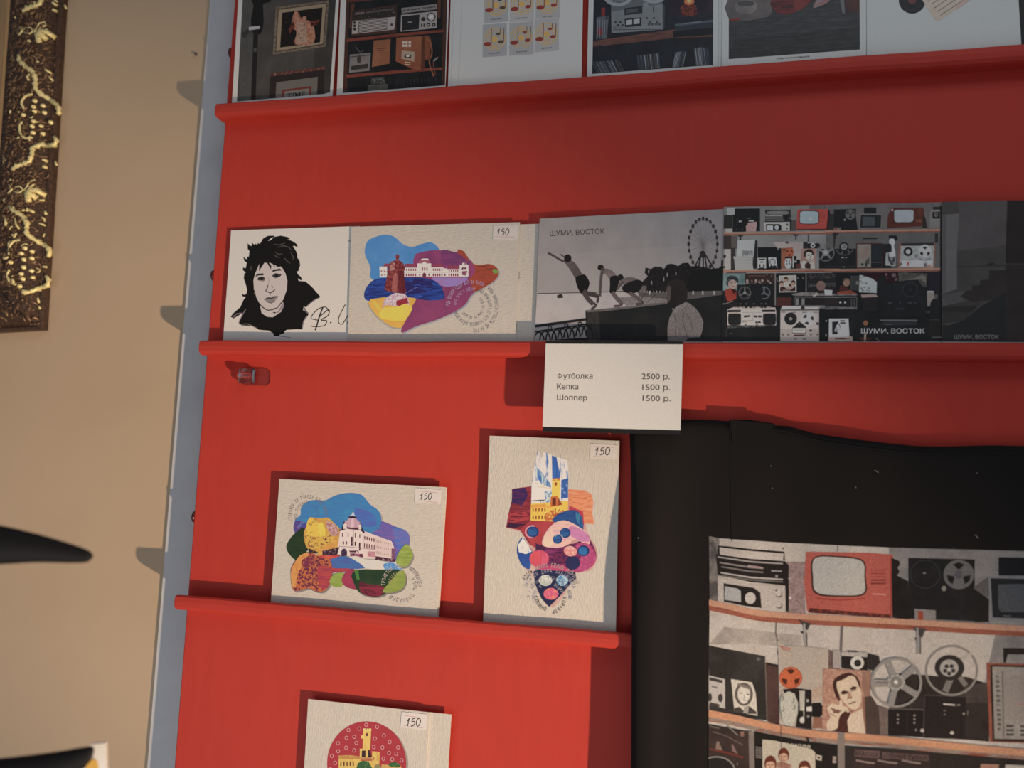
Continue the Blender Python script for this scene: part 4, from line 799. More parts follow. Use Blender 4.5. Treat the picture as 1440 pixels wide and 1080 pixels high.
# white reel deck
A.P([(740, 470), (765, 425), (1210, 428), (1200, 480), (1200, 900), (738, 900)], '9a908c', '8b817e', .4, 'soft'); A.P([(760, 428), (985, 430), (985, 462), (745, 468)], 'b8b0ac'); A.P([(1030, 440), (1200, 440), (1180, 465), (1030, 465)], 'b0a8a4'); A.E(1006, 452, 24, 22, '2a2828'); A.B(738, 470, 1200, 480, '4d4847')
A.B(740, 492, 1196, 850, 'ada39e'); A.B(740, 700, 1196, 900, '9c918d'); A.B(748, 495, 800, 506, '6f6764'); A.B(870, 500, 925, 510, '6f6764'); A.B(1000, 500, 1060, 510, '6f6764'); A.B(1135, 500, 1185, 510, '6f6764')
A.E(862, 580, 76, 74, '201f20'); A.R(862, 580, 52, 50, 3, '39383a', 20); A.E(862, 580, 20, 18, '8f8886'); A.E(862, 580, 6, 6, '201f20', n=8); A.reel(1070, 586, 84, 'b8b2ae', 'b8b2ae', 3, ry=80, rot=-75, holes='3a3635')
A.P([(905, 670), (965, 610), (1045, 672), (1040, 755), (882, 750), (885, 680)], '262222'); A.P([(890, 690), (1040, 690), (1034, 748), (884, 744)], 'b5aeaa'); A.B(905, 712, 1020, 720, '847c79'); A.L([(962, 625), (962, 650)], 5, '8a8380'); A.E(1100, 722, 15, 14, '332d2c'); A.E(1182, 640, 16, 18, '3a3534')
for x in (770, 835, 1105, 1180): A.E(x, 770, 20, 18, '8a807d'); A.E(x, 770, 9, 9, '4c4544')
A.B(900, 768, 1035, 786, '452c2a', '8a807d', .3, 'speck'); A.B(900, 812, 935, 830, '6a615f'); A.B(1005, 812, 1050, 830, '6a615f')
# third row, right half
A.crop(*SD, -.006, 700)
A.B(0, 14, 1350, 24, '6d5048'); A.B(130, 30, 480, 290, '19191c'); A.B(300, 65, 410, 240, '2d2c2c', '3a3938', .5, 'soft'); A.B(370, 130, 400, 170, '77706c')
A.P([(175, 215), (190, 180), (240, 185), (300, 240), (330, 285), (170, 290)], '4a2824', '3a1f1d', .4, 'soft'); A.P([(140, 258), (220, 250), (300, 238), (390, 288), (250, 296), (150, 280)], '96422f', '7a3428', .4, 'soft'); A.E(255, 142, 42, 50, 'a5806e', '8a6656', .5, 'soft', rot=-8); A.P([(214, 120), (240, 95), (290, 100), (270, 108), (235, 120), (222, 150)], '5f4438'); A.L([(248, 140), (262, 138)], 4, '3d2620'); A.L([(278, 138), (290, 138)], 4, '3d2620'); A.L([(262, 168), (284, 168)], 4, '5a2c26')
A.B(130, 285, 385, 300, '77706e', '4a4544', .4, 'speck'); A.B(0, 312, 380, 325, '6a6665'); A.B(0, 330, 380, 430, '222123'); A.B(0, 345, 150, 405, '2e2526'); A.B(374, 312, 382, 470, '5a5655')
for x in (182, 240): A.E(x, 380, 14, 14, 'a8a5a3')
for i in range(2):
    for j in range(5): A.E(315+i*34, 350+j*16, 5, 5, '77706e', n=8)
A.B(0, 432, 376, 464, '5f5a5a', '3c3839', .4, 'speck'); A.L([(170, 448), (360, 452)], 10, '77706e')
A.P([(412, 60), (620, 66), (614, 272), (405, 262)], '9fa19f', 'a6a8a6', .5); 
for p in ((430, 85), (445, 150), (425, 130), (490, 155), (435, 215), (470, 205), (520, 215), (450, 240), (500, 240), (530, 245), (465, 75)): A.E(*p, 14, 9, '5a5b5c', '8a8b8a', .5, 'speck')
A.P([(428, 292), (600, 286), (638, 318), (440, 328)], '9a7e73'); A.P([(445, 335), (630, 325), (615, 495), (450, 492)], '222021', '272526', .5)
A.P([(440, 30), (870, 26), (870, 150), (640, 160), (560, 100), (440, 60)], '33171f', '2a1419', .5, 'soft'); A.E(730, 52, 14, 16, '6a5055'); A.E(820, 62, 26, 26, '6a5055'); A.E(845, 112, 18, 20, '5d454b'); A.R(720, 135, 48, 48, 9, '5a2420', 16, 180, 330); A.P([(630, 90), (700, 60), (740, 120), (690, 180), (640, 180)], '1d1f21')
A.P([(870, 26), (1220, 40), (1210, 200), (1150, 205), (1110, 110), (1000, 110), (880, 140)], '45403c', '5a5550', .4, 'speck'); A.P([(960, 120), (1150, 60), (1200, 70), (1210, 190), (1150, 110)], '6a625b', '4a4540', .4, 'brush'); 
A.P([(640, 160), (870, 160), (1130, 150), (1200, 230), (1215, 420), (1150, 560), (640, 560)], '1a1c1e', '202224', .5); A.R(1015, 235, 88, 84, 7, '35373a', 30); A.R(830, 240, 80, 84, 4, '2b2d30', 26); A.E(1015, 235, 18, 18, '2b2d30')
for x in (765, 790, 895, 1000, 1030, 1075): A.B(x-12, 382, x+10, 400, '3c3e40')
A.B(835, 455, 950, 468, '3a3c3e'); A.B(1232, 40, 1370, 280, '231f27'); A.P([(1215, 250), (1300, 250), (1300, 330), (1262, 370), (1250, 430), (1220, 430)], '8f827b', '7d716b', .4, 'soft'); A.B(1220, 250, 1290, 266, 'a39f9c'); A.P([(1310, 290), (1345, 290), (1340, 340), (1290, 350)], '554f4b'); A.E(1225, 500, 30, 22, '3a3a39', '232425', .5, 'speck')
A.P([(650, 588), (1100, 590), (1100, 610), (660, 605)], '5c5c5c'); A.P([(700, 612), (1095, 612), (1090, 655), (640, 655)], '2c2e30'); A.B(715, 640, 800, 652, '4a4b4b'); A.B(1250, 590, 1370, 600, '3a3837'); A.B(1240, 600, 1380, 800, '232121'); A.B(1275, 796, 1395, 812, '55524e')
A.P([(48, 578), (280, 576), (292, 800), (45, 800)], 'a9a8ad', 'b0afb3', .5); A.P([(85, 615), (160, 610), (150, 660), (120, 700), (100, 760), (85, 740)], '232224'); A.P([(140, 650), (165, 620), (190, 680), (160, 760), (120, 770), (110, 720)], '7a7a7e', 'a9a8ad', .5, 'speck'); A.B(182, 594, 234, 610, '2b2a2c'); A.B(182, 618, 244, 634, '2b2a2c'); A.L([(165, 640), (185, 680)], 6, '2b2a2c'); A.B(88, 730, 150, 760, '232224')
A.P([(40, 800), (325, 790), (332, 850), (40, 850)], '9a8378', 'a5938a', .5, 'soft'); A.B(120, 808, 300, 822, '2b2626', '9a8378', .4, 'speck'); A.E(325, 680, 14, 80, '232323'); A.E(15, 600, 8, 10, 'a5a3a2', n=8); A.E(12, 770, 7, 20, '8a8887', n=8)
A.E(484, 628, 30, 30, '8a5a3c', '7a4e34', .5); A.L([(484, 660), (478, 700), (480, 790)], 5, '55514e'); A.P([(470, 765), (492, 760), (486, 850), (462, 850)], 'a08a7a'); 
for a in (-80, -60, -30, 25, 60, 90): A.L([(478, 840), (478+a, 790+abs(a)*.2)], 4, '6a443a')
A.L([(610, 810), (650, 850)], 6, '8a7a72')
A.T('ШУМИ, ВОСТОК', 432, 750, 1188, 752, 'b5b5b6', 58)
A.build('printed_photo', o, plane(y))

# stairs photo card and its dark right part
y = -.0092; C3 = (1300, 260, 4.5); GT = (2.5, 2.5, 2.4)
q = [(1324.5, 284), (1560, 279), (1562, 482), (1325, 480)]
o = make_card('photo_postcard', 'dark photo postcard of a stepped wall by water, rightmost on the second ledge', 'postcard', q, y, M['photo'], FL[1], .0005)
A = Art(GT); A.clip = q; A.crop(*C3)
A.P([(100, 90), (1200, 60), (1200, 1040), (100, 1040)], '3d3939', '383434', .5); A.P([(210, 100), (525, 90), (520, 380), (210, 420)], '3f3b3c', '454142', .5)
A.P([(200, 420), (512, 420), (512, 480), (200, 500)], '3a3737', '353232', .5); A.P([(190, 500), (512, 480), (512, 560), (400, 600), (200, 700)], '3c3938', '343131', .5, 'soft'); A.L([(205, 520), (512, 510)], 8, '2b2828'); A.P([(395, 500), (430, 492), (450, 502), (400, 508)], '221f1f')
A.P([(112, 190), (218, 182), (205, 440), (205, 660), (105, 690)], '565356', '504d50', .5, 'soft'); A.P([(112, 190), (140, 188), (135, 690), (105, 690)], '48464a'); A.P([(112, 100), (215, 95), (216, 182), (112, 190)], '3a3635')
A.P([(228, 705), (262, 672), (300, 666), (302, 638), (350, 634), (352, 604), (408, 598), (410, 540), (520, 538), (520, 720), (300, 740)], '252122', '2b2727', .5, 'soft')
A.P([(100, 700), (250, 672), (262, 672), (228, 705), (262, 735), (110, 770)], '454245', '3d3a3c', .5, 'soft'); A.P([(110, 770), (260, 735), (365, 745), (340, 765), (150, 800)], '333030'); A.P([(110, 800), (300, 805), (240, 860), (110, 880)], '2c2a2a', '322f2f', .5)
A.P([(110, 770), (340, 765), (300, 805), (110, 800)], '262425'); A.P([(150, 890), (240, 860), (370, 760), (520, 680), (520, 1040), (100, 1040), (108, 885)], '1d1e1f', '202122', .5)
A.P([(524, 80), (1200, 60), (1200, 500), (512, 500)], '1d1817', '221d1b', .5); A.P([(512, 500), (1200, 500), (1200, 1040), (520, 1040)], '231f1e', '282422', .5); A.P([(512, 496), (1200, 494), (1200, 503), (512, 505)], '302b29')
A.T('ШУМИ, ВОСТОК', 188, 975, 470, 975, '6d6b6b', 26)
A.build('printed_photo', o, plane(y))

# ================================================================ PRICE LIST on the second ledge
y = -.0235; C4 = (730, 470, 5.3333)
tl, tr, br, bl = [hit(px, py, y) for px, py in ((767.5, 479), (960.5, 480), (956.5, 611.5), (763, 606.5))]
bm = bmesh.new(); prism(bm, [(p.x, p.z) for p in (tl, bl, br, tr)], y, y+.0022); fixn(bm)
bevel(bm, .0002, 1)
pl = obj('price_list', bm, M['black'], None, ((tl.x+tr.x)/2, y, bl.z)); tag(pl, 'white three-line price list on black card hanging from the second ledge', 'price list')
bm = bmesh.new(); box(bm, tl.x+.012, tr.x-.012, y+.0022, -.0152, tl.z-.008, tl.z-.001); obj('hanging_clip', bm, M['black'], pl, pl.location)
y2 = y-.0003; pts = [hit(px, py, y2) for px, py in ((767.5, 483.3), (763, 600), (957, 605), (960.5, 484.2))]
bm = bmesh.new(); prism(bm, [(p.x, p.z) for p in pts], y2, y); fixn(bm); pp = obj('price_sheet', bm, M['paper'], pl, pl.location); pp['label'] = 'white printed sheet'
A = Art((1.5, 1.5, 1.5)); A.crop(*C4)
A.T('утболка', 330, 333, 552, 333, '4a4542', 42); A.R(304, 313, 15, 13, 4.6, '4a4542', 20); A.L([(304, 291), (304, 335)], 4.6, '4a4542'); A.T('Кепка', 284, 412, 444, 413, '4a4542', 42); A.T('Шоппер', 284, 494, 510, 496, '4a4542', 42)
A.build('printed_items', pp, plane(y2), origin=pl.location); A = Art((1.5, 1.5, 1.5)); A.crop(*C4)
A.T('2500 р.', 920, 336, 1130, 338, '4a4542', 44); A.T('1500 р.', 924, 418, 1132, 420, '4a4542', 44); A.T('1500 р.', 926, 500, 1136, 503, '4a4542', 44)
t_ = A.build('printed_prices', pp, plane(y2), origin=pl.location)

# ================================================================ THIRD LEDGE
C5 = (370, 660, 5.1444); FLz = FL[2]
y = -.0056
make_card('collage_postcard', 'cream card showing only a thin edge behind the domed building postcard', 'postcard', [(397, 673.5), (628.5, 685.5), (617.5, 866), (384, 846)], y, M['craft'], FLz, .0006)
y = -.0072
o = make_card('collage_postcard', 'cream postcard with a domed corner building on blue, green and orange shapes', 'postcard', [(393, 673.5), (625, 685), (614.5, 865), (381, 845)], y, M['craft'], FLz, .0008)
A = Art(G3); A.crop(*C5)
SHC, SHD = '9a8f88', 'b3a597'
org = [(245, 650), (300, 605), (360, 605), (420, 640), (470, 640), (500, 700), (490, 820), (440, 880), (380, 880), (330, 860), (240, 880), (210, 850), (200, 740), (215, 690)]
grn = [(650, 740), (870, 725), (1000, 740), (900, 880), (850, 915), (760, 915), (700, 890), (670, 850)]
lg = [(1045, 540), (1080, 600), (1082, 640), (1040, 700), (980, 700), (965, 640), (1000, 575)]
lg2 = [(865, 880), (930, 800), (980, 740), (1020, 735), (1035, 800), (1010, 860), (950, 888), (900, 892)]
blu = [(230, 370), (270, 330), (275, 280), (310, 240), (370, 222), (450, 225), (510, 195), (580, 175), (660, 172), (720, 190), (770, 250), (835, 300), (855, 370), (820, 440), (700, 480), (400, 480), (235, 460)]
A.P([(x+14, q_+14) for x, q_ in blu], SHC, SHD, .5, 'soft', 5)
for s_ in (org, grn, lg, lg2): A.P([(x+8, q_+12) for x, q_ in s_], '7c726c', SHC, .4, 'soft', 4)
A.P([(820, 380), (870, 378), (960, 415), (1040, 450), (1062, 500), (1055, 560), (1010, 640), (940, 660), (780, 600), (780, 440)], '5a5aa8', '7a5aa0', .5, 'brush', 4)
A.P([(940, 420), (1040, 450), (1055, 540), (990, 600), (950, 500)], '4a6ab8', '6a6ab0', .5, 'brush', 3)
A.P(blu, '2f7ab4', '2a86b4', .4, 'brush', 5); A.P([(660, 280), (720, 290), (800, 330), (820, 400), (760, 420), (680, 380)], '4a62b0', '3a6fb8', .5, 'brush', 3)
A.P([(235, 370), (330, 400), (330, 440), (230, 460)], '3a4a9a', '6a3a80', .5, 'brush', 2)
A.P([(168, 565), (190, 510), (240, 455), (300, 425), (330, 560), (300, 610), (245, 658), (195, 620)], '243b1e', '1e301c', .4, 'brush', 3)
A.P([(295, 460), (310, 420), (335, 352), (360, 348), (420, 355), (470, 350), (530, 405), (558, 440), (560, 500), (520, 550), (470, 580), (430, 620), (330, 580), (300, 520)], 'd3a52b', 'c98c2c', .5, 'speck', 4)
A.P([(312, 420), (338, 350), (400, 390), (430, 470), (400, 520), (320, 500)], 'e0b82b', '6a4a50', .26, 'speck', 3); A.P([(395, 400), (430, 385), (450, 440), (445, 500), (410, 470)], 'e8c82a', 'd8b42a', .4, 'brushv', 3); A.P([(300, 480), (420, 490), (520, 460), (480, 550), (340, 560)], 'd8aa2c', '6a3a40', .38, 'speck', 3); A.P([(455, 370), (530, 410), (550, 470), (500, 480), (470, 440)], 'a86a60', 'c8a0a0', .5, 'speck', 3)
A.P([(430, 560), (560, 500), (560, 560), (440, 640), (390, 640)], 'cf8c34', 'd8a038', .5, 'brush', 2)
A.P([(560, 430), (650, 425), (740, 450), (930, 520), (950, 570), (950, 660), (740, 640), (560, 620), (540, 560)], 'ddc6bc')
BW = 'e2cabf'; DKR = '3a1a2a'
A.P([(430, 590), (560, 560), (560, 625), (430, 620)], '3c2230', 'b08a8a', .35, 'speck'); A.P([(330, 570), (400, 600), (390, 610), (330, 600)], '2c1c24', '7a5a3a', .4, 'speck')
Q2 = (455, 715, 10.8); A.crop(*Q2)
A.P([(270, 320), (310, 200), (560, 200), (600, 330), (640, 370), (600, 390), (250, 350), (235, 320)], '2f1d30'); A.P([(250, 345), (350, 310), (560, 330), (620, 385), (600, 700), (210, 700), (250, 560)], BW)
A.P([(320, 200), (350, 185), (385, 148), (495, 148), (530, 195), (568, 210), (540, 260), (520, 310), (350, 310), (340, 240)], 'c49aa8', 'a87a8c', .4, 'brushv', 0); A.P([(430, 150), (455, 150), (470, 300), (410, 300)], 'd8b4bc'); A.P([(378, 122), (440, 112), (500, 125), (490, 148), (388, 144)], '2f2038'); A.P([(380, 120), (425, 95), (438, 60), (462, 60), (470, 95), (500, 122), (440, 112)], 'b4c0d8'); A.L([(450, 30), (450, 60)], 5, 'c8ccd8')
A.P([(300, 310), (305, 240), (330, 225), (355, 245), (350, 310)], BW); A.P([(535, 320), (535, 250), (560, 240), (575, 265), (575, 320)], BW); A.P([(350, 270), (400, 290), (520, 290), (530, 325), (480, 310), (380, 312)], '5a2438', '7a4050', .5, 'speck')
A.P([(610, 385), (790, 430), (790, 760), (600, 740)], 'dfc4ba'); A.P([(622, 362), (668, 358), (672, 385), (625, 380)], 'd8c0c0'); A.P([(790, 440), (860, 440), (940, 465), (1035, 535), (1040, 600), (1030, 770), (790, 740)], 'd8bcb2'); A.P([(1035, 605), (1095, 612), (1085, 800), (1030, 780)], '7a4a6a', 'c49aa8', .3, 'speck')
for x, a, b_, w_ in ((290, 370, 430, 14), (375, 370, 430, 14), (485, 375, 440, 14), (552, 390, 450, 13), (302, 500, 545, 20), (348, 500, 545, 20), (432, 430, 570, 24), (484, 505, 570, 20), (550, 520, 640, 22)): A.B(x-w_/2, a, x+w_/2, b_, '4a2030', 'a07078', .3, 'speck')
for i in range(5):
    A.B(620+i*35, 420+i*9, 636+i*35, 470+i*9, '6a3440'); A.B(616+i*37, 530+i*6, 630+i*37, 592+i*6, '5a2838')
for i in range(4): A.B(690+i*28, 655, 704+i*28, 715, '7a4450')
for i in range(8):
    for j in range(3): A.B(808+i*29, 480+j*85+i*7, 818+i*29, 520+j*85+i*4, 'b08c88')
A.L([(460, 330), (460, 570)], 4, '8a5a64'); A.L([(608, 400), (600, 600)], 4, '9a707a'); A.L([(790, 450), (785, 740)], 4, '9a707a'); A.L([(240, 575), (400, 585), (600, 605), (790, 625)], 6, '8a5a68'); 
A.E(315, 665, 44, 56, '3c2444', '6a5068', .4, 'speck'); A.B(272, 665, 358, 720, '3c2444', '6a5068', .4, 'speck'); A.P([(390, 640), (530, 640), (540, 670), (400, 665)], '5a2c3c'); A.P([(400, 680), (600, 690), (600, 740), (420, 740)], 'a85a78', '4a2438', .45, 'speck'); A.P([(670, 650), (780, 655), (780, 740), (670, 730)], 'c4848c', DKR, .25, 'speck')
A.P([(790, 725), (1085, 770), (1085, 815), (790, 780)], '4a2232', 'b08a90', .35, 'speck'); A.E(512, 670, 22, 20, 'd4b4b4')
A.P([(380, 730), (500, 720), (640, 770), (800, 780), (960, 810), (1090, 820), (1170, 900), (1130, 950), (800, 940), (630, 905), (500, 800)], 'd6cbb8', 'cfc8bc', .5); A.P([(910, 850), (960, 825), (1060, 825), (1150, 880), (1190, 930), (1080, 950), (960, 950), (920, 900)], '4a8ac4', '8ab4d0', .4, 'speck', 2)
A.crop(*C5)
A.P([(375, 700), (430, 670), (500, 640), (590, 628), (650, 650), (740, 715), (600, 718), (480, 715)], '3a6aa8', '4a5aa0', .4, 'brush', 2)
A.P([(380, 640), (440, 620), (560, 625), (470, 655), (400, 690), (370, 690)], 'c43c3a', 'd85a3c', .4, 'brush', 2)
A.P(org, 'c8642c', '6a2440', .5, 'speck', 4); A.P([(245, 650), (280, 615), (330, 610), (300, 680), (250, 760), (240, 850), (212, 840), (202, 740)], 'd8903a', 'c87830', .4, 'speck', 3); A.P([(290, 650), (350, 625), (370, 680), (320, 710), (280, 690)], '7c2a44', 'c8642c', .35, 'speck', 3)
A.P([(400, 700), (520, 715), (630, 718), (600, 740), (500, 750), (490, 800), (460, 860), (410, 850)], 'b83c3c', 'a03048', .5, 'brush', 3)
A.P([(480, 810), (520, 755), (585, 752), (580, 830), (560, 852), (510, 848)], '8fa43a', '7f9434', .4, 'brush', 2); A.P([(570, 790), (600, 745), (660, 722), (690, 800), (690, 865), (620, 858), (580, 830)], 'a83050', '8c2848', .5, 'soft', 3)
A.P(grn, '1e3a20', '30421e', .4, 'soft', 3); A.P([(660, 730), (690, 726), (700, 800), (680, 800)], '3f7a2c'); A.P([(700, 810), (760, 830), (880, 850), (850, 915), (760, 915), (705, 880)], '5a1c2c', '8a2038', .5, 'brush', 3)
A.P(lg, '93a83a', '86982f', .5, 'brush', 3); A.L([(1075, 600), (1020, 650)], 3, '6f8226'); A.P(lg2, '8f9c34', '7f9434', .5, 'brush', 3)
A.arc('СТОРОЖЕМ ЛИ ГОРОДА БЛИЗ РЕКИ', 325, 330, 118, -200, 0, 26, '7a6a6a'); A.arc('ПОД ОХРАНОЙ', 325, 330, 78, -205, -90, 22, '7a6a70'); A.arc('ГОРОДА', 325, 330, 66, -70, 10, 22, '4a6a9a'); 
A.T('АМУ', 255, 430, 300, 385, '6a8ac0', 22); A.T('МИР', 345, 410, 395, 370, '7a5a38', 20)
A.arc('ТРОНЕТСЯ ЛЁД', 1000, 830, 118, -185, -85, 26, 'c0b0a0'); A.arc('ВСТРЕТИЛ', 1000, 830, 74, -175, -85, 22, 'b0a070')
A.arc('ХРУПКОПЕЙ', 1000, 830, 118, -62, 8, 28, '6a5a58'); A.arc('УЛИЦ ПЛОЩАДЕЙ', 1000, 850, 88, -40, 142, 26, '6a5a58')
A.build('printed_collage', o, plane(y))
sticker(o, plane(y), C5, [(1102, 134), (1286, 148), (1280, 250), (1096, 238)], '150', (1140, 172, 1222, 220), [[(1126, 157), (1265, 170)], [(1122, 226), (1260, 240)]], G3)

C6 = (670, 600, 3.6)
y = -.0066
o = make_card('collage_postcard', 'upright cream postcard with a yellow tower above red, pink and blue shapes', 'postcard', [(688.7, 612.8), (871, 620), (866, 889), (679.5, 873)], y, M['craftv'], FLz, .0012)
A = Art(G3); A.crop(*C6)
body = [(180, 315), (280, 302), (300, 330), (500, 330), (545, 500), (570, 560), (600, 610), (600, 680), (560, 725), (480, 735), (460, 780), (440, 840), (375, 910), (320, 860), (290, 770), (230, 700), (206, 620), (215, 575), (240, 560), (220, 525), (150, 510), (165, 430), (180, 370)]
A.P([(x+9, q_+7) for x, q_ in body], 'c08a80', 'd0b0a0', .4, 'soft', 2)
A.P([(468, 318), (580, 335), (598, 380), (590, 440), (604, 495), (540, 492), (480, 470)], 'c8b0a4'); A.P([(466, 316), (545, 322), (580, 340), (592, 380), (586, 440), (597, 494), (540, 490), (470, 470)], 'd8784a', 'e09a6a', .45, 'brush'); A.P([(480, 350), (520, 340), (560, 360), (560, 400), (500, 420)], 'e08a58', 'c8643a', .4, 'brush', 2)
A.P([(180, 315), (278, 302), (276, 470), (340, 510), (330, 610), (270, 600), (222, 525), (150, 510), (165, 430), (180, 370)], '7c1f30', 'a03040', .45, 'brush'); A.P([(182, 318), (250, 308), (260, 350), (230, 400), (178, 385)], '34205a', '5a2450', .45, 'brush'); A.P([(160, 440), (250, 430), (270, 470), (160, 490)], 'b0303a', '6a1c34', .4, 'brush'); A.P([(152, 508), (160, 488), (250, 494), (200, 512)], '3a1838')
A.P([(470, 400), (540, 430), (545, 500), (470, 460)], 'b83048', 'a82c50', .4, 'soft'); A.P([(222, 520), (280, 470), (400, 470), (380, 520), (330, 600), (340, 620), (290, 610)], 'a82c3a', 'b83a40', .4, 'soft', 0)
A.P([(285, 240), (300, 170), (312, 115), (330, 160), (340, 125), (400, 150), (460, 170), (466, 240), (464, 390), (275, 470), (280, 300)], 'dfe0dc', '3d78b8', .34, 'brushv'); A.P([(382, 145), (405, 155), (425, 250), (422, 268), (384, 268)], '2a5ca8', '2a6cb8', .4, 'brushv'); A.P([(282, 280), (380, 270), (372, 360), (278, 390)], 'e6e0cc', 'dcdccc', .5); A.P([(300, 200), (330, 230), (375, 290), (378, 310), (330, 290), (300, 250)], '3a74b4', 'c8d4dc', .4, 'brushv'); A.P([(430, 270), (464, 260), (464, 360), (428, 365)], '2a5ca4', '7a9cc8', .35, 'speck'); A.P([(345, 330), (380, 320), (382, 370), (350, 390)], '5a84b8', 'c8d4dc', .5, 'speck')
for i in range(9): A.L([(300+i*18, 130+(i % 3)*12), (306+i*18, 200+(i % 4)*20)], 4, ('dfe0dc', '3a74b4')[i % 2], taper=2)
A.L([(282, 376), (345, 372)], 5, '4a4a4a'); A.L([(285, 300), (378, 312)], 2, 'c8b48c'); A.L([(300, 285), (378, 308)], 2, 'c8b48c')
Y_, OR = 'edb62a', 'c4622a'
A.P([(276, 390), (465, 375), (463, 420), (400, 480), (274, 475)], Y_, 'f0c040', .4, 'soft'); A.P([(384, 268), (424, 266), (420, 370), (380, 372)], 'f0c038'); A.P([(384, 262), (424, 260), (424, 272), (384, 274)], OR, Y_, .4, 'speck'); A.E(402, 290, 7, 9, 'a04a20'); A.P([(376, 355), (410, 350), (412, 402), (374, 404)], 'c8641e'); A.P([(384, 362), (402, 360), (402, 398), (384, 400)], '6a2a1c'); A.P([(412, 355), (436, 395), (412, 400)], '9a4420'); A.P([(276, 396), (350, 390), (350, 404), (276, 410)], 'd89a28', OR, .3, 'speck'); A.B(274, 404, 390, 408, 'e8902a')
for i in range(5): A.B(284+i*15, 412, 290+i*15, 430, '8a3a1c'); A.B(284+i*15, 450, 290+i*15, 468, '8a3a1c')
A.P([(350, 440), (390, 420), (410, 440), (440, 420), (450, 440), (400, 470), (350, 478)], OR, Y_, .4, 'speck', 0)
for a in (-60, -30, -90, -130, 10, 40): A.L([(400, 455), (400+42*cos(math.radians(a)), 455+42*sin(math.radians(a)))], 5, 'b04a24')
A.P([(384, 478), (410, 445), (460, 425), (505, 425), (532, 455), (541, 520), (500, 515), (440, 490)], '1f4f8c', '173a78', .4, 'brush', 3); A.P([(500, 430), (530, 450), (538, 510), (510, 480)], '2f7a9c', '1f4f8c', .5, 'brushv', 2)
A.P([(340, 590), (400, 600), (500, 590), (560, 560), (600, 620), (604, 680), (560, 725), (480, 730), (350, 720), (300, 640)], '5a1c4c', '8a2a60', .45, 'brush', 3); A.P([(300, 590), (345, 610), (350, 640), (300, 650)], '4a1c44', '2f2c5c', .5, 'brush')
A.P([(332, 590), (345, 545), (385, 495), (440, 474), (500, 495), (560, 540), (575, 580), (560, 598), (500, 570), (460, 600), (410, 614), (350, 608)], 'e0b0a0', 'c890b0', .4, 'brush', 4); A.P([(480, 500), (560, 540), (572, 580), (530, 580), (470, 545)], 'c87aa8', 'a85a90', .4, 'brush', 3); A.P([(338, 585), (350, 545), (385, 520), (390, 590), (360, 606)], 'e8c8a4', 'e0b0a0', .4, 'soft', 3)
for cx, cy, r_ in ((286, 532, 30), (450, 538, 27), (411, 570, 24)): A.E(cx, cy, r_, r_*.95, '173a70'); A.E(cx-2, cy-1, r_*.8, r_*.72, '1f5c98', '1a3f80', .45, 'brush')
A.R(283, 532, 34, 30, 7, 'c88aa0', 20, 90, 290); A.R(418, 566, 22, 20, 4, '7aa0c0', 14, 200, 340)
A.P([(206, 640), (212, 590), (236, 562), (262, 600), (285, 640), (275, 700), (265, 722), (230, 700)], '1f4a94', '2a60a8', .4, 'soft', 3); A.P([(210, 600), (236, 562), (262, 600), (280, 632), (250, 645), (215, 635)], 'e0ddd4', '7a9cc8', .28, 'speck')
A.P([(500, 600), (560, 590), (602, 640), (600, 690), (560, 725), (500, 738), (480, 700), (530, 660)], 'b03a70', 'c85080', .4, 'speck', 3)
A.E(318, 668, 50, 44, 'c83c5c', 'd85070', .5, 'brushv'); A.E(300, 668, 28, 36, 'd84850', 'c83c5c', .5, 'soft'); A.E(476, 630, 34, 26, 'dc8078', 'e8b0a8', .45, 'speck', rot=10); A.E(542, 628, 30, 28, '1a3468'); A.E(540, 630, 23, 21, '1f6ca8', '1a4888', .4, 'brush'); A.E(488, 690, 37, 34, '22305e', '2a2450', .4, 'soft'); A.P([(400, 640), (450, 640), (440, 690), (380, 700)], '7a2048', '4a1c50', .5, 'speck', 2); A.P([(330, 705), (440, 700), (480, 735), (300, 730)], 'b83060', 'c84070', .4, 'soft')
A.P([(290, 735), (310, 722), (500, 735), (505, 770), (480, 790), (430, 850), (368, 912), (330, 870), (300, 800)], '1f2548', '252a50', .4, 'soft', 0); A.E(350, 778, 34, 28, 'b0b8a8', 'dcdcd0', .45, 'speck'); A.E(435, 778, 30, 28, '3a84b4', 'b0ccc8', .45, 'speck'); A.E(378, 846, 38, 30, 'd05078', 'e07a60', .45, 'speck')
A.crop(720, 770, 10.8)
A.arc('ВДОЛЬ АМУРА БЕЛЫМ ПАРУСОМ', 575, 660, 400, -155, -15, 66, 'a89a94', ry=360); A.arc('ВДОЛЬ', 575, 660, 401, -155, -128, 66, '57504e', ry=361)
A.arc('ВЫСЯТСЯ ДОМА ХАБАРОВСКА', 575, 680, 355, -165, -10, 58, '9a94a0', ry=300)
A.arc('А У РЕЧНОГО ГОРОДСКОЙ МАЯК', 570, 750, 290, -182, 8, 56, '8a8690', ry=260)
A.arc('СПЕШАТ К НЕЙ ЛОДКИ', 560, 760, 200, -200, -20, 48, 'a8a4ac', ry=190); A.arc('КОРАБЛИ', 570, 750, 205, 0, 80, 56, '4f4a48', ry=215); A.arc('СЛОВНО', 560, 750, 215, 185, 100, 56, '4f4a48', ry=215, inward=True)
A.build('printed_collage', o, plane(y))
sticker(o, plane(y), C6, [(577, 86), (712, 92), (708, 163), (574, 158)], '150', (604, 106, 676, 144), [[(594, 101), (698, 105)], [(592, 151), (694, 155)]], G3)

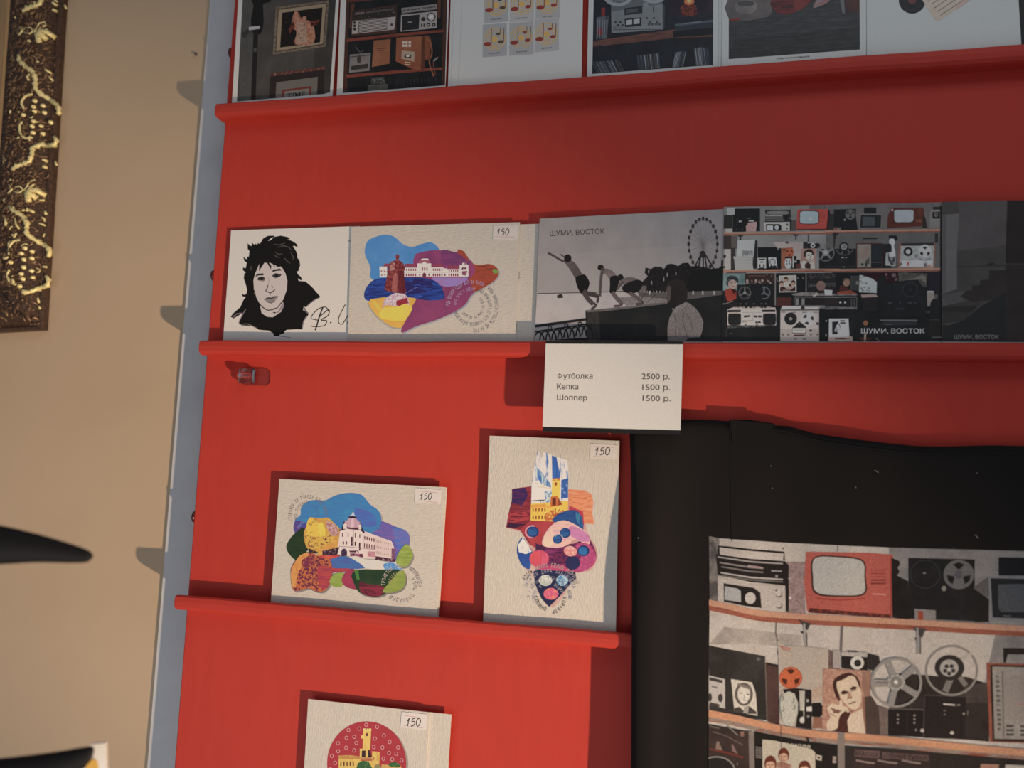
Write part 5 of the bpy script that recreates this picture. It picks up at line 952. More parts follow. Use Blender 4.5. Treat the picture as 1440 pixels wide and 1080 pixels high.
# ================================================================ BOTTOM LEDGE
FLb = FL[3]; C7 = (400, 960, 5.5385); C8 = (400, 990, 6.0)
y = -.0052
make_card('snowy_postcard', 'blank cream card showing on the right behind the red disc postcard', 'postcard', [(459, 986.3), (634.7, 1004.8), (628.5, 1110), (452, 1110)], y, M['craftv'], FLb, .0006)
y = -.0064
o = make_card('snowy_postcard', 'cream postcard with a yellow tower on a red disc of snow rings', 'postcard', [(433.4, 983.1), (604.3, 1001.9), (597, 1120), (425.5, 1120)], y, M['craftv'], FLb, .0010)
A = Art(G3); A.crop(*C8)
A.E(706, 508, 338, 352, '8a7a70', 'a8998c', .4, 'soft', n=60); A.E(694, 500, 334, 354, 'ac2430', 'a5222e', .4, 'soft', n=60)
for cx, cy in ((690, 175), (782, 192), (632, 207), (541, 219), (840, 265), (524, 285), (589, 276), (764, 291), (888, 320), (452, 330), (607, 328), (521, 368), (755, 362), (827, 366), (959, 366), (454, 398), (589, 391), (883, 413), (943, 419), (399, 437), (836, 461), (910, 467), (989, 474), (428, 497), (388, 550), (980, 560), (940, 600)):
    A.R(cx, cy, 13, 15, 4, 'd8a0a0', 14); A.E(cx-2, cy, 5, 6, '7c1c28', n=8)
Yw = 'd8b44a'
A.P([(458, 434), (560, 430), (640, 442), (640, 800), (455, 800)], 'cfa83e', Yw, .5, 'brushv'); A.P([(458, 434), (560, 430), (640, 442), (640, 465), (458, 462)], 'b87c34', 'cfa83e', .4, 'brush'); A.P([(740, 398), (806, 404), (800, 520), (740, 520)], Yw, 'c89a3a', .4, 'brushv')
A.P([(664, 208), (732, 206), (724, 385), (660, 382)], 'dcb84c', 'd0a840', .4, 'brushv'); A.P([(662, 206), (734, 208), (732, 226), (664, 224)], 'e0c878', '8a6a3a', .3, 'speck'); A.E(696, 258, 11, 14, '6a3a24'); A.P([(648, 265), (662, 262), (660, 292), (648, 290)], 'e0c060')
A.P([(636, 376), (712, 376), (712, 470), (636, 470)], Yw); A.P([(654, 392), (686, 392), (684, 452), (652, 452)], '3a2024'); A.P([(706, 385), (722, 395), (742, 460), (704, 450)], '3a2024'); A.B(640, 450, 760, 472, 'b0703c', Yw, .4, 'speck')
A.B(636, 478, 800, 800, 'c89c3c', Yw, .5, 'speck')
for i in range(5): A.B(472+i*26, 486, 482+i*26, 522, '5a2c24')
A.P([(608, 540), (620, 500), (660, 478), (710, 485), (740, 540), (740, 800), (600, 800)], '2e5a2c', '5a8a40', .35, 'brushv', 0); A.P([(760, 520), (790, 500), (820, 530), (815, 800), (760, 800)], '8a7a4a', 'a88a50', .4, 'speck'); A.P([(820, 510), (980, 520), (1000, 560), (990, 800), (815, 800)], 'c89a4c', 'b8844a', .4, 'speck'); A.P([(876, 510), (910, 492), (960, 498), (976, 530), (930, 534), (890, 525)], '2e5a2c', '4a7a3c', .4, 'speck', 2)
A.build('printed_collage', o, plane(y))
sticker(o, plane(y), C7, [(914, 226), (1110, 246), (1100, 368), (905, 346)], '150', (956, 276, 1062, 338), [[(936, 254), (1088, 276)], [(930, 332), (1080, 353)]], G3)
# ================================================================ BLACK T-SHIRT with printed photo
def smst(a, b_, x):
    t = max(0, min(1, (x-a)/(b_-a))); return t*t*(3-2*t)
def shirt_y(x, z):
    r = z-Z0
    base = -.0130 - .0085*smst(.03, -.12, r) - .003*smst(-.12, -.35, r)
    xl = x+.036
    fold = -.0040*math.exp(-((xl-.016)/.013)**2)*smst(.04, -.05, r) + .0012*math.exp(-((xl-.045-.12*max(0, -r))/.016)**2)*smst(.03, -.03, r)
    wave = .0012*sin(x*38+r*7)*smst(-.0, .1, xl) + .0007*sin(x*90-r*15)
    return base + fold + wave
def shirt_hit(px, py):
    y = -.018
    for _ in range(4):
        p = hit(px, py, y); y = shirt_y(p.x, p.z)
    return hit(px, py, y)
topline = [(884, 597), (900, 594), (930, 591), (955, 589.5), (1000, 590), (1025, 592), (1027, 589.5), (1055, 590), (1088, 595), (1092, 598), (1110, 599), (1150, 610), (1200, 617), (1250, 623), (1290, 627), (1330, 628), (1370, 626.5), (1400, 626), (1440, 627), (1500, 625), (1580, 610), (1650, 596), (1750, 590)]
tw = [shirt_hit(*p) for p in topline]
def top_z(x):
    if x <= tw[0].x: return tw[0].z
    for a, c in zip(tw, tw[1:]):
        if a.x <= x <= c.x: return a.z+(c.z-a.z)*(x-a.x)/(c.x-a.x)
    return tw[-1].z
XL = [shirt_hit(885, 610).x, shirt_hit(887.5, 680).x, shirt_hit(888, 850).x, shirt_hit(887, 1070).x]
def left_x(z):
    zs = [shirt_hit(885, p).z for p in (610, 680, 850, 1070)]
    if z >= zs[0]: return XL[0]
    for i in range(3):
        if zs[i] >= z >= zs[i+1]: return XL[i]+(XL[i+1]-XL[i])*(zs[i]-z)/(zs[i]-zs[i+1])
    return XL[3]
TX1, ZB = .53, Z0-.45
xs = sorted(set([round(.0025*i, 5) for i in range(0, 50)]+[round(.125+.008*i, 5) for i in range(0, 55)]+[t.x-XL[0] for t in tw if 0 < t.x-XL[0] < .5]))
bm = bmesh.new(); NV = 70; fr, bk = [], []
for dx in xs:
    cf, cb = [], []
    zt = top_z(XL[0]+dx)
    for j in range(NV+1):
        t = j/NV; z = zt+(ZB-zt)*t; x = left_x(z)+dx if dx < .5 else XL[0]+dx
        yy = shirt_y(x, z); ed = min(1, dx/.006); et = min(1, (zt-z)/.006)
        rnd = .0035*(1-math.sqrt(max(0, 1-(1-ed)**2))) + .0030*(1-math.sqrt(max(0, 1-(1-et)**2)))
        cf.append(bm.verts.new((x, min(yy+rnd, -.001), z))); cb.append(bm.verts.new((x, min(yy+max(.0036, rnd+.0002), -.0006), z)))
    fr.append(cf); bk.append(cb)
n = len(xs)
for i in range(n-1):
    for j in range(NV):
        bm.faces.new((fr[i][j], fr[i][j+1], fr[i+1][j+1], fr[i+1][j])); bm.faces.new((bk[i][j], bk[i+1][j], bk[i+1][j+1], bk[i][j+1]))
    bm.faces.new((fr[i][0], fr[i+1][0], bk[i+1][0], bk[i][0])); bm.faces.new((fr[i][NV], bk[i][NV], bk[i+1][NV], fr[i+1][NV]))
for j in range(NV):
    bm.faces.new((fr[0][j], bk[0][j], bk[0][j+1], fr[0][j+1])); bm.faces.new((fr[-1][j], fr[-1][j+1], bk[-1][j+1], bk[-1][j]))
fixn(bm)
shirt = obj('t_shirt', bm, M['cotton'], None, (.2, -.02, ZB), True)
tag(shirt, 'black T-shirt with a large photo print of old televisions and tape reels', 'T-shirt')
# back panel showing above the shoulder, seams and lint
sb = bmesh.new()
def strip(bm, pts, w, off=.0004):
    ps = [shirt_hit(*p) for p in pts]; prev = None
    for i, p in enumerate(ps):
        a, c = ps[max(i-1, 0)], ps[min(i+1, len(ps)-1)]; t = (c-a).normalized(); nn = Vector((-t.z, 0, t.x))*w/2
        v = []
        for s_ in (1, -1):
            qv = p+nn*s_; v.append(bm.verts.new((qv.x, shirt_y(qv.x, qv.z)-off, qv.z)))
        if prev: bm.faces.new((prev[0], prev[1], v[1], v[0]))
        prev = v
strip(sb, [(1027+i*.1, 596+i*7.5) for i in range(23)], .0006)
strip(sb, smooth_pts([(1092, 606), (1110, 608), (1150, 620), (1200, 628), (1250, 634), (1290, 638), (1330, 639), (1400, 637), (1440, 638)], 3, False), .0007)
obj('seam', sb, M['seam'], shirt, shirt.location)
tg = bmesh.new(); ps = [shirt_hit(px, py) for px, py in ((1027, 590.5), (1087, 596), (1086, 628), (1030, 624))]
va = [tg.verts.new((p.x, shirt_y(p.x, p.z)-.0005, p.z)) for p in ps]; vb = [tg.verts.new((p.x, shirt_y(p.x, p.z)+.0004, p.z)) for p in ps]
tg.faces.new(va); tg.faces.new(vb[::-1])
for i in range(4): tg.faces.new((va[i], vb[i], vb[(i+1) % 4], va[(i+1) % 4]))
fixn(tg); o = obj('neck_label', tg, M['cotton'], shirt, shirt.location)
lb = bmesh.new()
for px, py, dx, dy in ((1229, 661.5, 6, 3), (1202, 684.8, 1.5, 1.2), (1370, 752, 5, 5), (1372, 665, 1.5, 1), (1083, 655, 1.5, 1), (897, 756, 1.2, 1.2), (1085, 686, 1, 1)):
    p = [shirt_hit(px, py), shirt_hit(px+dx, py+dy)]
    p = [v+Vector((0, -.0006, 0)) for v in p]; tube(lb, [p[0], (p[0]+p[1])/2+Vector((0, -.0003, .0003)), p[1]], .0003, 5)
o = obj('lint', lb, M['lint'], shirt, shirt.location); o['label'] = 'pale specks of lint'; o['kind'] = 'stuff'

T1, T2, T3, T4, T5 = (980, 740, 6.0), (1210, 750, 6.2609), (980, 890, 5.6833), (1200, 890, 5.6833), (1000, 1010, 8.0)
A = Art((1.62, 1.72, 1.85), step=1.6e-5, clip=[(997, 753), (1640, 745), (1640, 1290), (996, 1290)]); K = '221e1e'
def shelfy(px, lo, hi): return
A.P([(997, 754), (1012, 757), (1040, 759), (1100, 763), (1200, 768), (1330, 773), (1440, 775), (1640, 777), (1640, 1290), (996, 1290), (996, 1000), (998, 850)], 'a8a098', '9c948c', .4, 'soft')
A.P([(1250, 770), (1440, 775), (1640, 777), (1640, 900), (1250, 880)], '7d7875', '6b6766', .5, 'soft'); A.P([(1400, 890), (1640, 900), (1640, 1000), (1380, 980)], '807a76', '6b6664', .5, 'soft')
A.P([(997, 754), (1012, 757), (1009, 848), (998, 846)], '4a4644', '8a827c', .3, 'soft')
A.crop(*T1)
A.P([(100, 1000), (230, 850), (700, 900), (880, 920), (880, 1000), (640, 1010), (400, 990)], '857d76', '9a928a', .5, 'soft')
A.B(760, 300, 915, 745, '7a6464', '8d7674', .5, 'speck')
A.L([(1187, 158), (1187, 215)], 8, '5a5450'); A.L([(650, 150), (655, 700)], 2.5, '55504c'); A.E(728, 186, 8, 8, '5d4c44')
# radio
A.L([(185, 245), (185, 170), (260, 178), (450, 200), (735, 222), (735, 290)], 17, K)
A.P([(160, 235), (450, 275), (745, 295), (775, 330), (775, 720), (745, 720), (745, 500), (450, 470), (175, 410)], K)
for k_, (a, c) in enumerate((((175, 252), '8a8482'), ((190, 300), '77706e'), ((205, 335), '6a6462'), ((200, 385), '9a9492'), ((180, 405), '5d5856'))):
    x0, yy = a; A.P([(x0, yy), (450, yy+40), (725, yy+58), (725, yy+70), (450, yy+54), (x0, yy+12)], c)
A.P([(430, 325), (560, 345), (560, 362), (430, 345)], '8d7876'); A.P([(560, 335), (740, 345), (740, 440), (560, 425)], K); A.L([(628, 376), (715, 380)], 9, '8f8a88'); A.E(672, 422, 12, 12, '7a7472')
A.P([(175, 425), (450, 485), (745, 505), (750, 718), (540, 700), (175, 630)], 'a39b94', '958d86', .4, 'grain'); A.P([(225, 480), (480, 520), (535, 560), (545, 690), (400, 672), (228, 635)], K); A.P([(234, 505), (340, 525), (370, 545), (372, 640), (232, 620)], '8f9090'); A.E(450, 606, 46, 50, 'a29e9a')
A.E(692, 570, 30, 32, '5a5450'); A.E(688, 562, 26, 28, 'a8a09a'); A.E(695, 672, 26, 24, '5a5450'); A.E(690, 664, 22, 20, 'a8a09a'); A.E(670, 540, 12, 12, '6a6460'); A.E(788, 605, 12, 12, 'b8b2ac'); A.L([(770, 440), (800, 440)], 6, 'a09890')
# red television
A.P([(918, 215), (1440, 222), (1655, 240), (1650, 760), (1440, 745), (930, 718), (905, 480)], '9c473d', 'a65044', .5, 'grain')
A.P([(985, 265), (1180, 250), (1400, 285), (1425, 430), (1415, 575), (1200, 595), (1000, 570), (965, 430)], '3c2622', sm=5); A.P([(995, 272), (1180, 262), (1390, 295), (1412, 430), (1402, 565), (1200, 582), (1010, 556), (980, 430)], 'a5a29c', '9a9790', .5, 'grain', 5)
A.L([(1010, 608), (1200, 625), (1420, 608)], 10, '8a3028'); A.P([(950, 690), (1440, 730), (1640, 745), (1640, 775), (940, 730)], '4a2420', '7a342c', .4, 'speck')
A.crop(*T2)
A.P([(272, 215), (345, 245), (345, 280), (325, 300), (345, 340), (320, 370), (420, 420), (430, 770), (280, 740)], '1f1c1c', '2a2726', .4, 'soft')
for i, c in enumerate(('8a332c', '8a332c', '8a332c', '6a2822', '6a2822')): A.L([(90, 325+i*29), (225, 325+i*29)], (6, 10, 6, 12, 12)[i], c)
A.L([(110, 532), (225, 540)], 8, 'c08a80'); A.P([(275, 205), (272, 740), (262, 740), (262, 202)], '8a342c')
# black reel recorder
A.P([(420, 215), (1005, 230), (1005, 775), (425, 750)], '1f1e1f', '262526', .4, 'soft'); A.R(570, 360, 130, 122, 6, '33353a', 36); A.E(562, 350, 14, 6, '6f6f70')
A.reel(865, 362, 135, '5d5b5b', '55535a', 3, ry=130, rot=90, holes='1f1e1f'); A.E(862, 362, 34, 36, '4c4a50'); A.E(735, 485, 20, 24, '77716d')
A.P([(475, 665), (662, 678), (662, 775), (478, 768)], '77726f'); A.P([(505, 682), (552, 686), (552, 768), (505, 765)], '8a3a28')
A.P([(1000, 470), (1130, 380), (1150, 560), (1000, 560)], '57504e'); A.P([(990, 480), (1130, 580), (1130, 780), (1000, 780)], '211f1f')
A.P([(1215, 210), (1900, 220), (1900, 380), (1215, 370)], '1c1c20'); A.P([(1125, 380), (1900, 395), (1900, 790), (1145, 765)], '6f7073'); A.P([(1145, 395), (1900, 410), (1900, 765), (1162, 740)], '232427'); A.P([(1210, 450), (1350, 445), (1900, 460), (1900, 700), (1240, 692), (1212, 660)], '4a4d51', '42454a', .5, 'grain', 0); A.L([(1255, 725), (1325, 728)], 7, '5d5d5e')
# first shelf board
def board_(pts, w, c1_, c2_, frac=.55):
    pts = smooth_pts(pts, 3, False); up_ = pts; mid = [(x, y_+w*frac) for x, y_ in pts]; dn_ = [(x, y_+w) for x, y_ in pts]
    A.P(up_+mid[::-1], c1_, 'b07f60', .3, 'brush'); A.P(mid+dn_[::-1], c2_, '7a4030', .4, 'brush')
A.crop(0, 0, 1)
board_([(997, 843), (1030, 850), (1060, 857), (1100, 861), (1150, 864), (1210, 867), (1300, 872), (1440, 880), (1640, 888)], 15, 'a97c64', '8a4c3a')
A.crop(*T1)
A.P([(850, 785), (960, 820), (930, 880), (905, 850)], '3a3838'); A.L([(905, 820), (915, 1010)], 17, '8a8580'); A.L([(925, 900), (928, 1010)], 8, '403c3a'); A.E(888, 895, 9, 10, '2d2a2a'); A.L([(1225, 840), (1215, 1060)], 20, '5d5450'); A.L([(670, 800), (665, 900), (690, 1000), (680, 1080)], 6, '4a4440')
A.crop(*T2); A.P([(460, 825), (585, 840), (560, 870), (545, 920), (520, 900), (490, 870)], '403b3a'); A.L([(500, 830), (506, 1060)], 20, '807a76'); A.L([(526, 860), (528, 1060)], 8, '3a3636'); A.E(486, 928, 8, 9, '2d2a2a')
# second row
A.crop(*T3)
A.P([(95, 100), (545, 185), (560, 700), (400, 680), (98, 610)], '2a2725', '353230', .4, 'soft'); A.E(492, 210, 16, 14, '55504e'); A.P([(545, 235), (650, 260), (660, 740), (560, 705)], '4a3430', '3c2b28', .4, 'soft'); A.L([(545, 190), (560, 705)], 5, '6a625c'); A.P([(560, 235), (650, 255), (650, 275), (560, 255)], '2a2220')
A.P([(97, 340), (225, 370), (225, 605), (97, 570)], '9d9893'); A.P([(100, 352), (205, 378), (205, 402), (100, 378)], '3a3636'); A.P([(100, 580), (180, 590), (180, 570), (100, 552)], '3a3636')
A.E(105, 515, 16, 34, '3a3636'); A.E(188, 520, 20, 34, '3a3636'); A.L([(118, 425), (165, 440)], 14, '6a6562')
A.P([(272, 368), (440, 395), (470, 480), (485, 662), (300, 630), (285, 480)], 'b0aa9f', 'a8a297', .4, 'grain'); A.R(375, 490, 62, 82, 22, '55504b', 20); A.E(375, 500, 42, 66, 'b3ada3'); A.L([(325, 410), (372, 425), (440, 450)], 20, '6a645e'); A.L([(340, 480), (365, 482)], 7, '3c3835'); A.L([(395, 490), (420, 494)], 7, '3c3835'); A.L([(380, 495), (374, 540), (392, 542)], 4, '5d5853'); A.L([(352, 566), (400, 572)], 6, '4a4541'); A.P([(300, 630), (300, 600), (340, 590), (370, 620), (400, 600), (420, 585), (475, 630), (478, 648), (380, 645)], '3c3836'); A.P([(380, 590), (415, 580), (410, 640), (370, 640)], '8a847c')
A.P([(650, 160), (640, 60), (700, 100), (860, 108), (1050, 128), (1050, 285), (1005, 285), (1005, 760), (920, 770), (660, 700)], 'a09488', '978b80', .5, 'grain'); A.P([(650, 95), (690, 105), (760, 120), (740, 145), (690, 140)], '8a5a4c', 'b09080', .4, 'soft'); A.P([(1050, 128), (1140, 170), (1140, 285), (1050, 285)], '5a4440', '7a706a', .4, 'soft'); A.P([(1085, 130), (1145, 140), (1145, 280), (1085, 280)], '8a827e')
A.P([(1005, 285), (1010, 500), (930, 560), (900, 480), (940, 440), (1000, 420)], '9a8070', 'a08c7c', .5, 'soft'); A.P([(930, 670), (1010, 670), (1005, 760), (920, 765)], '7a5444')
A.reel(750, 358, 92, 'b0542c', 'b0542c', 3, ry=88, rot=90, holes='4a2418'); A.R(750, 358, 88, 84, 8, '9a4424', 30)
A.P([(685, 450), (800, 440), (915, 455), (918, 770), (790, 750), (810, 560), (780, 480), (700, 480)], K); A.E(735, 605, 72, 138, 'a8a69a', 'a09e92', .5, 'grain'); A.L([(680, 480), (660, 560), (680, 690)], 10, '6a7070', sm=3)
for p in ((680, 520), (764, 535), (684, 605), (772, 590)): A.R(p[0], p[1], 12, 18, 6, '4a4844', 10, -60, 110)
A.P([(818, 462), (862, 462), (856, 718), (826, 718)], 'a8a498', '8a867c', .4, 'grain'); A.B(815, 620, 850, 680, '221f1f'); A.E(840, 695, 18, 26, 'b0ada6'); A.P([(875, 590), (925, 585), (925, 625), (875, 625)], 'b5b2ac'); A.E(884, 540, 12, 12, '8a8680'); A.E(888, 665, 12, 12, '6a6662'); A.P([(918, 560), (985, 555), (1008, 590), (1008, 650), (980, 672), (918, 668)], '1c1a1a', sm=0)
# portrait photo
A.P([(1008, 282), (1370, 300), (1385, 520), (1345, 805), (1000, 770)], 'a07a68', '8d6656', .5, 'speck'); A.P([(1150, 660), (1200, 600), (1235, 650), (1320, 600), (1330, 700), (1345, 805), (1190, 790)], 'b8a894', 'ac9a86', .5, 'grain'); A.P([(1080, 780), (1130, 700), (1160, 620), (1230, 640), (1200, 700), (1210, 795)], '402420', '55302a', .3, 'speck'); A.P([(1320, 500), (1385, 540), (1350, 790), (1330, 650)], '7a5448')
A.P([(1110, 400), (1150, 350), (1220, 325), (1280, 360), (1305, 430), (1315, 520), (1300, 580), (1265, 612), (1225, 600), (1180, 560), (1140, 500)], 'b8a690', 'ad9a84', .5, 'grain', 3)
A.P([(1088, 440), (1090, 385), (1125, 345), (1195, 318), (1250, 328), (1295, 375), (1308, 445), (1296, 430), (1262, 352), (1215, 342), (1175, 368), (1128, 384), (1114, 400), (1122, 460), (1138, 500), (1140, 545), (1112, 510)], '3a221e', sm=2)
A.P([(1145, 478), (1170, 458), (1210, 466), (1200, 480), (1165, 490)], '3a221e'); A.P([(1220, 448), (1245, 425), (1280, 430), (1270, 445), (1235, 455)], '3a221e'); A.L([(1160, 490), (1205, 478)], 8, '5a3a30'); A.L([(1230, 465), (1272, 450)], 8, '5a3a30'); A.P([(1205, 470), (1225, 470), (1240, 515), (1205, 525)], '94705e'); A.L([(1200, 522), (1240, 518)], 7, '4a2c26'); A.L([(1212, 565), (1240, 558), (1268, 548)], 9, '5a2c26'); A.L([(1150, 560), (1200, 640), (1260, 615)], 8, '5a3a30')
A.P([(1040, 600), (1080, 560), (1130, 575), (1140, 540), (1160, 545), (1165, 580), (1205, 600), (1150, 650), (1130, 690), (1120, 760), (1050, 780), (1035, 720), (1065, 670)], 'b8a690', 'ad9a84', .5, 'grain', 3); A.L([(1070, 600), (1130, 625), (1150, 620)], 10, '5a3a30'); A.L([(1060, 640), (1110, 665)], 6, '7a5446'); A.P([(1080, 610), (1135, 612), (1140, 640), (1090, 640)], '6a4a3c')
A.P([(1155, 180), (1364, 190), (1364, 300), (1155, 280)], K); A.P([(1155, 150), (1364, 156), (1364, 192), (1155, 182)], '9a948e', '7a7470', .3, 'grain'); A.L([(1205, 145), (1290, 150)], 8, '2d2a2a'); A.E(1280, 238, 54, 54, 'a9a6a0'); A.E(1284, 240, 28, 28, K); A.E(1284, 240, 14, 14, '2e2a28')
A.crop(*T4)
A.P([(110, 160), (205, 185), (210, 240), (160, 300), (110, 290)], '2a2625'); A.P([(70, 310), (140, 300), (130, 500), (90, 520), (70, 430)], '8a6a5a', '7a5a4c', .5, 'soft'); A.P([(90, 510), (140, 500), (200, 590), (210, 810), (100, 800)], '3d322e', '4a3c36', .5, 'soft'); A.P([(200, 580), (270, 600), (270, 820), (215, 815)], '6a5a54', '5a4c48', .5)
A.P([(300, 330), (400, 320), (720, 350), (900, 350), (1060, 400), (1090, 560), (1085, 870), (930, 855), (280, 820)], '2a2322', '322b29', .5, 'soft'); A.P([(880, 420), (1075, 400), (1085, 560), (900, 560)], '4a403c', '3a3230', .5, 'soft')
A.P([(275, 610), (560, 620), (560, 830), (275, 815)], '211d1d'); A.L([(275, 604), (562, 614)], 7, '5a504c'); A.L([(430, 620), (430, 810)], 3, '403836'); A.P([(565, 500), (900, 512), (890, 850), (570, 840)], '241f1f'); A.L([(560, 840), (568, 498), (900, 505)], 7, '4a403d')
for p in ((355, 655), (355, 690), (355, 718), (488, 660), (488, 690), (488, 718), (500, 775)): A.E(*p, 9, 9, '7a706a', n=8)
A.E(550, 780, 14, 15, 'a59c94'); A.E(788, 798, 16, 14, 'a09890'); A.L([(718, 568), (812, 576)], 12, 'aaa49e'); A.L([(830, 576), (852, 576)], 9, '8a847e'); A.E(882, 645, 9, 10, '8a807a', n=8); A.L([(915, 620), (912, 660)], 8, '5f5652'); A.E(730, 620, 12, 6, '5a504c'); A.E(730, 652, 12, 6, '5a504c')
A.reel(343, 395, 206, '7d7874', '8a8580', 5, ry=202, w=20, rot=-112); A.L([(180, 385), (280, 390)], 34, '6a6560'); A.P([(160, 375), (280, 378), (280, 384), (160, 381)], '9a948e'); 
for i in range(9): a = 2*pi*i/9; A.E(340+54*cos(a), 392+52*sin(a), 18, 18, '8f8a85', n=12)
A.E(340, 392, 52, 50, '7a7570'); A.R(340, 392, 34, 33, 6, '5a5550', 18); A.E(338, 390, 14, 14, 'c4c0b8')
A.R(785, 300, 204, 196, 18, '77726d', 40); A.L([(785, 340), (735, 470)], 52, '6a6560'); A.L([(840, 340), (900, 420)], 40, '6a6560'); A.L([(840, 240), (950, 160)], 26, '9a948c')
A.E(768, 278, 118, 102, '2d2826'); A.E(765, 280, 74, 68, '8f8a86'); 
for i in range(5): a = 2*pi*i/5+.3; A.E(765+34*cos(a), 292+32*sin(a), 17, 16, '2d2826', n=12)
A.E(765, 288, 12, 12, 'a09a94')
A.P([(1195, 120), (1900, 130), (1900, 180), (1235, 170), (1215, 240), (1200, 240)], '262220'); A.P([(1062, 240), (1900, 262), (1900, 900), (1090, 870)], '8a4a38', '7a3f30', .5, 'brushv'); A.P([(1092, 255), (1900, 275), (1900, 880), (1112, 865)], '2a2421'); A.P([(1110, 268), (1900, 290), (1900, 860), (1128, 845)], '8d867e', '817a73', .5, 'grain'); A.P([(1200, 335), (1900, 345), (1900, 700), (1205, 690)], '857c74', '7d746c', .5, 'soft'); A.P([(1186, 300), (1196, 300), (1204, 830), (1194, 830)], '5f5852')
for i in range(12): A.E(1150+i*1.5, 350+i*38, 17, 13, '55504b', '857e77', .4, 'speck')
for i in range(3): A.B(1220, 735+i*34, 1282, 752+i*34, '3f3a37'); A.B(1335, 738+i*34, 1420, 755+i*34, '3f3a37')
A.L([(1310, 570), (1420, 570)], 7, '9a6a5c')
# second shelf board
A.crop(0, 0, 1)
board_([(996, 998), (1030, 1004), (1060, 1011), (1090, 1018), (1130, 1025), (1170, 1029), (1220, 1032), (1300, 1040), (1440, 1053), (1640, 1066)], 16, 'ab7858', '7d6e64', .62)
# third row
A.P([(996, 1018), (1060, 1030), (1150, 1046), (1300, 1056), (1440, 1068), (1640, 1080), (1640, 1290), (996, 1290)], '262220', '2e2927', .4, 'soft')
A.crop(*T5)
A.P([(-30, 90), (420, 145), (430, 700), (-30, 700)], '3a2d2b', '2d2423', .5, 'soft'); A.L([(20, 150), (180, 200), (360, 300)], 9, '5a504c'); A.L([(190, 90), (300, 190)], 14, '6a625d'); A.B(330, 145, 370, 200, '7a5a50', '4a3a36', .5, 'speck'); A.L([(-20, 340), (180, 385), (360, 440)], 22, '5a2a24'); A.P([(60, 260), (85, 255), (130, 360), (50, 340)], '6a5a52'); A.P([(225, 290), (245, 290), (300, 400), (240, 370)], '6a5450'); A.L([(-20, 85), (90, 110)], 16, '5a4c48')
A.R(60, 590, 205, 160, 16, '6a6a68', 36); A.E(60, 590, 190, 148, '1f1e1e'); A.E(296, 512, 9, 12, '6a645e', n=8); A.P([(420, 140), (480, 150), (490, 700), (432, 700)], '6d655f', '5a534e', .5)
A.P([(495, 145), (1150, 270), (1420, 300), (1420, 700), (495, 700)], '1e1b1a'); 
for i in range(7): A.L([(500, 320+i*19), (570, 330+i*19)], 8, '77706a')
A.P([(575, 235), (700, 245), (1130, 345), (1170, 385), (1170, 700), (578, 700)], 'a8a08e', '9c9484', .5, 'grain'); A.T('амилла', 800, 305, 1110, 335, 'a8a090', 48)
for cx, cy, w_, h_ in ((665, 520, 110, 150), (815, 425, 100, 140), (1050, 570, 110, 140)): A.face(cx, cy, w_, h_, 'b08c74', '5a2a20', '3a1a16')
A.P([(730, 500), (800, 480), (900, 520), (900, 700), (720, 700)], '9c8070', '7a4a3c', .4, 'soft'); A.L([(785, 80), (790, 700)], 5, '2d2826')
A.P([(1180, 405), (1245, 420), (1240, 475), (1180, 460)], 'a59c90'); A.E(1208, 440, 14, 12, '2a2524'); A.B(1365, 425, 1405, 500, '8a8078', '4a4440', .4, 'speck'); A.P([(1060, 205), (1120, 225), (1125, 265), (1080, 255)], '2a2626'); A.L([(1105, 225), (1118, 262)], 8, '9a948e')
A.P([(1420, 150), (1500, 160), (1500, 700), (1425, 700)], '6d655f')
A.crop(*T4)
A.P([(-20, 920), (610, 955), (610, 1200), (-20, 1200)], '352a29', '2d2423', .5, 'soft'); A.P([(10, 928), (210, 942), (205, 1000), (5, 985)], '5f4a48', '4a3a38', .5); A.P([(232, 950), (300, 955), (298, 1005), (230, 998)], '5f4a48', '4a3a38', .5); A.P([(310, 955), (405, 962), (400, 1010), (305, 1003)], '5f4a48', '4a3a38', .5); A.P([(415, 962), (600, 975), (598, 1025), (412, 1012)], '5f4a48', '4a3a38', .5)
A.T('МАСКА', 15, 978, 200, 990, '2a1f1e', 34); A.T('ИЗ', 240, 992, 292, 996, '2a1f1e', 32); A.T('МАР', 316, 998, 396, 1003, '2a1f1e', 32); A.T('ТИНА', 425, 1005, 590, 1016, '2a1f1e', 32)
for x0, x1 in ((20, 170), (190, 350), (385, 535)): A.L([(x0, 1015), ((x0+x1)/2, 1030), (x1, 1040)], 14, '7a6a64')
A.P([(615, 960), (1000, 1000), (1000, 1200), (615, 1200)], '2a2321'); A.P([(1015, 1045), (1160, 1050), (1155, 1200), (1005, 1200)], '8a5a4a', '9a7a6c', .4, 'soft'); A.P([(1212, 1050), (1420, 1060), (1420, 1200), (1205, 1200)], '9a948a')
A.build('printed_photo', shirt, shirt_hit, CLOTHINK, grid=9)

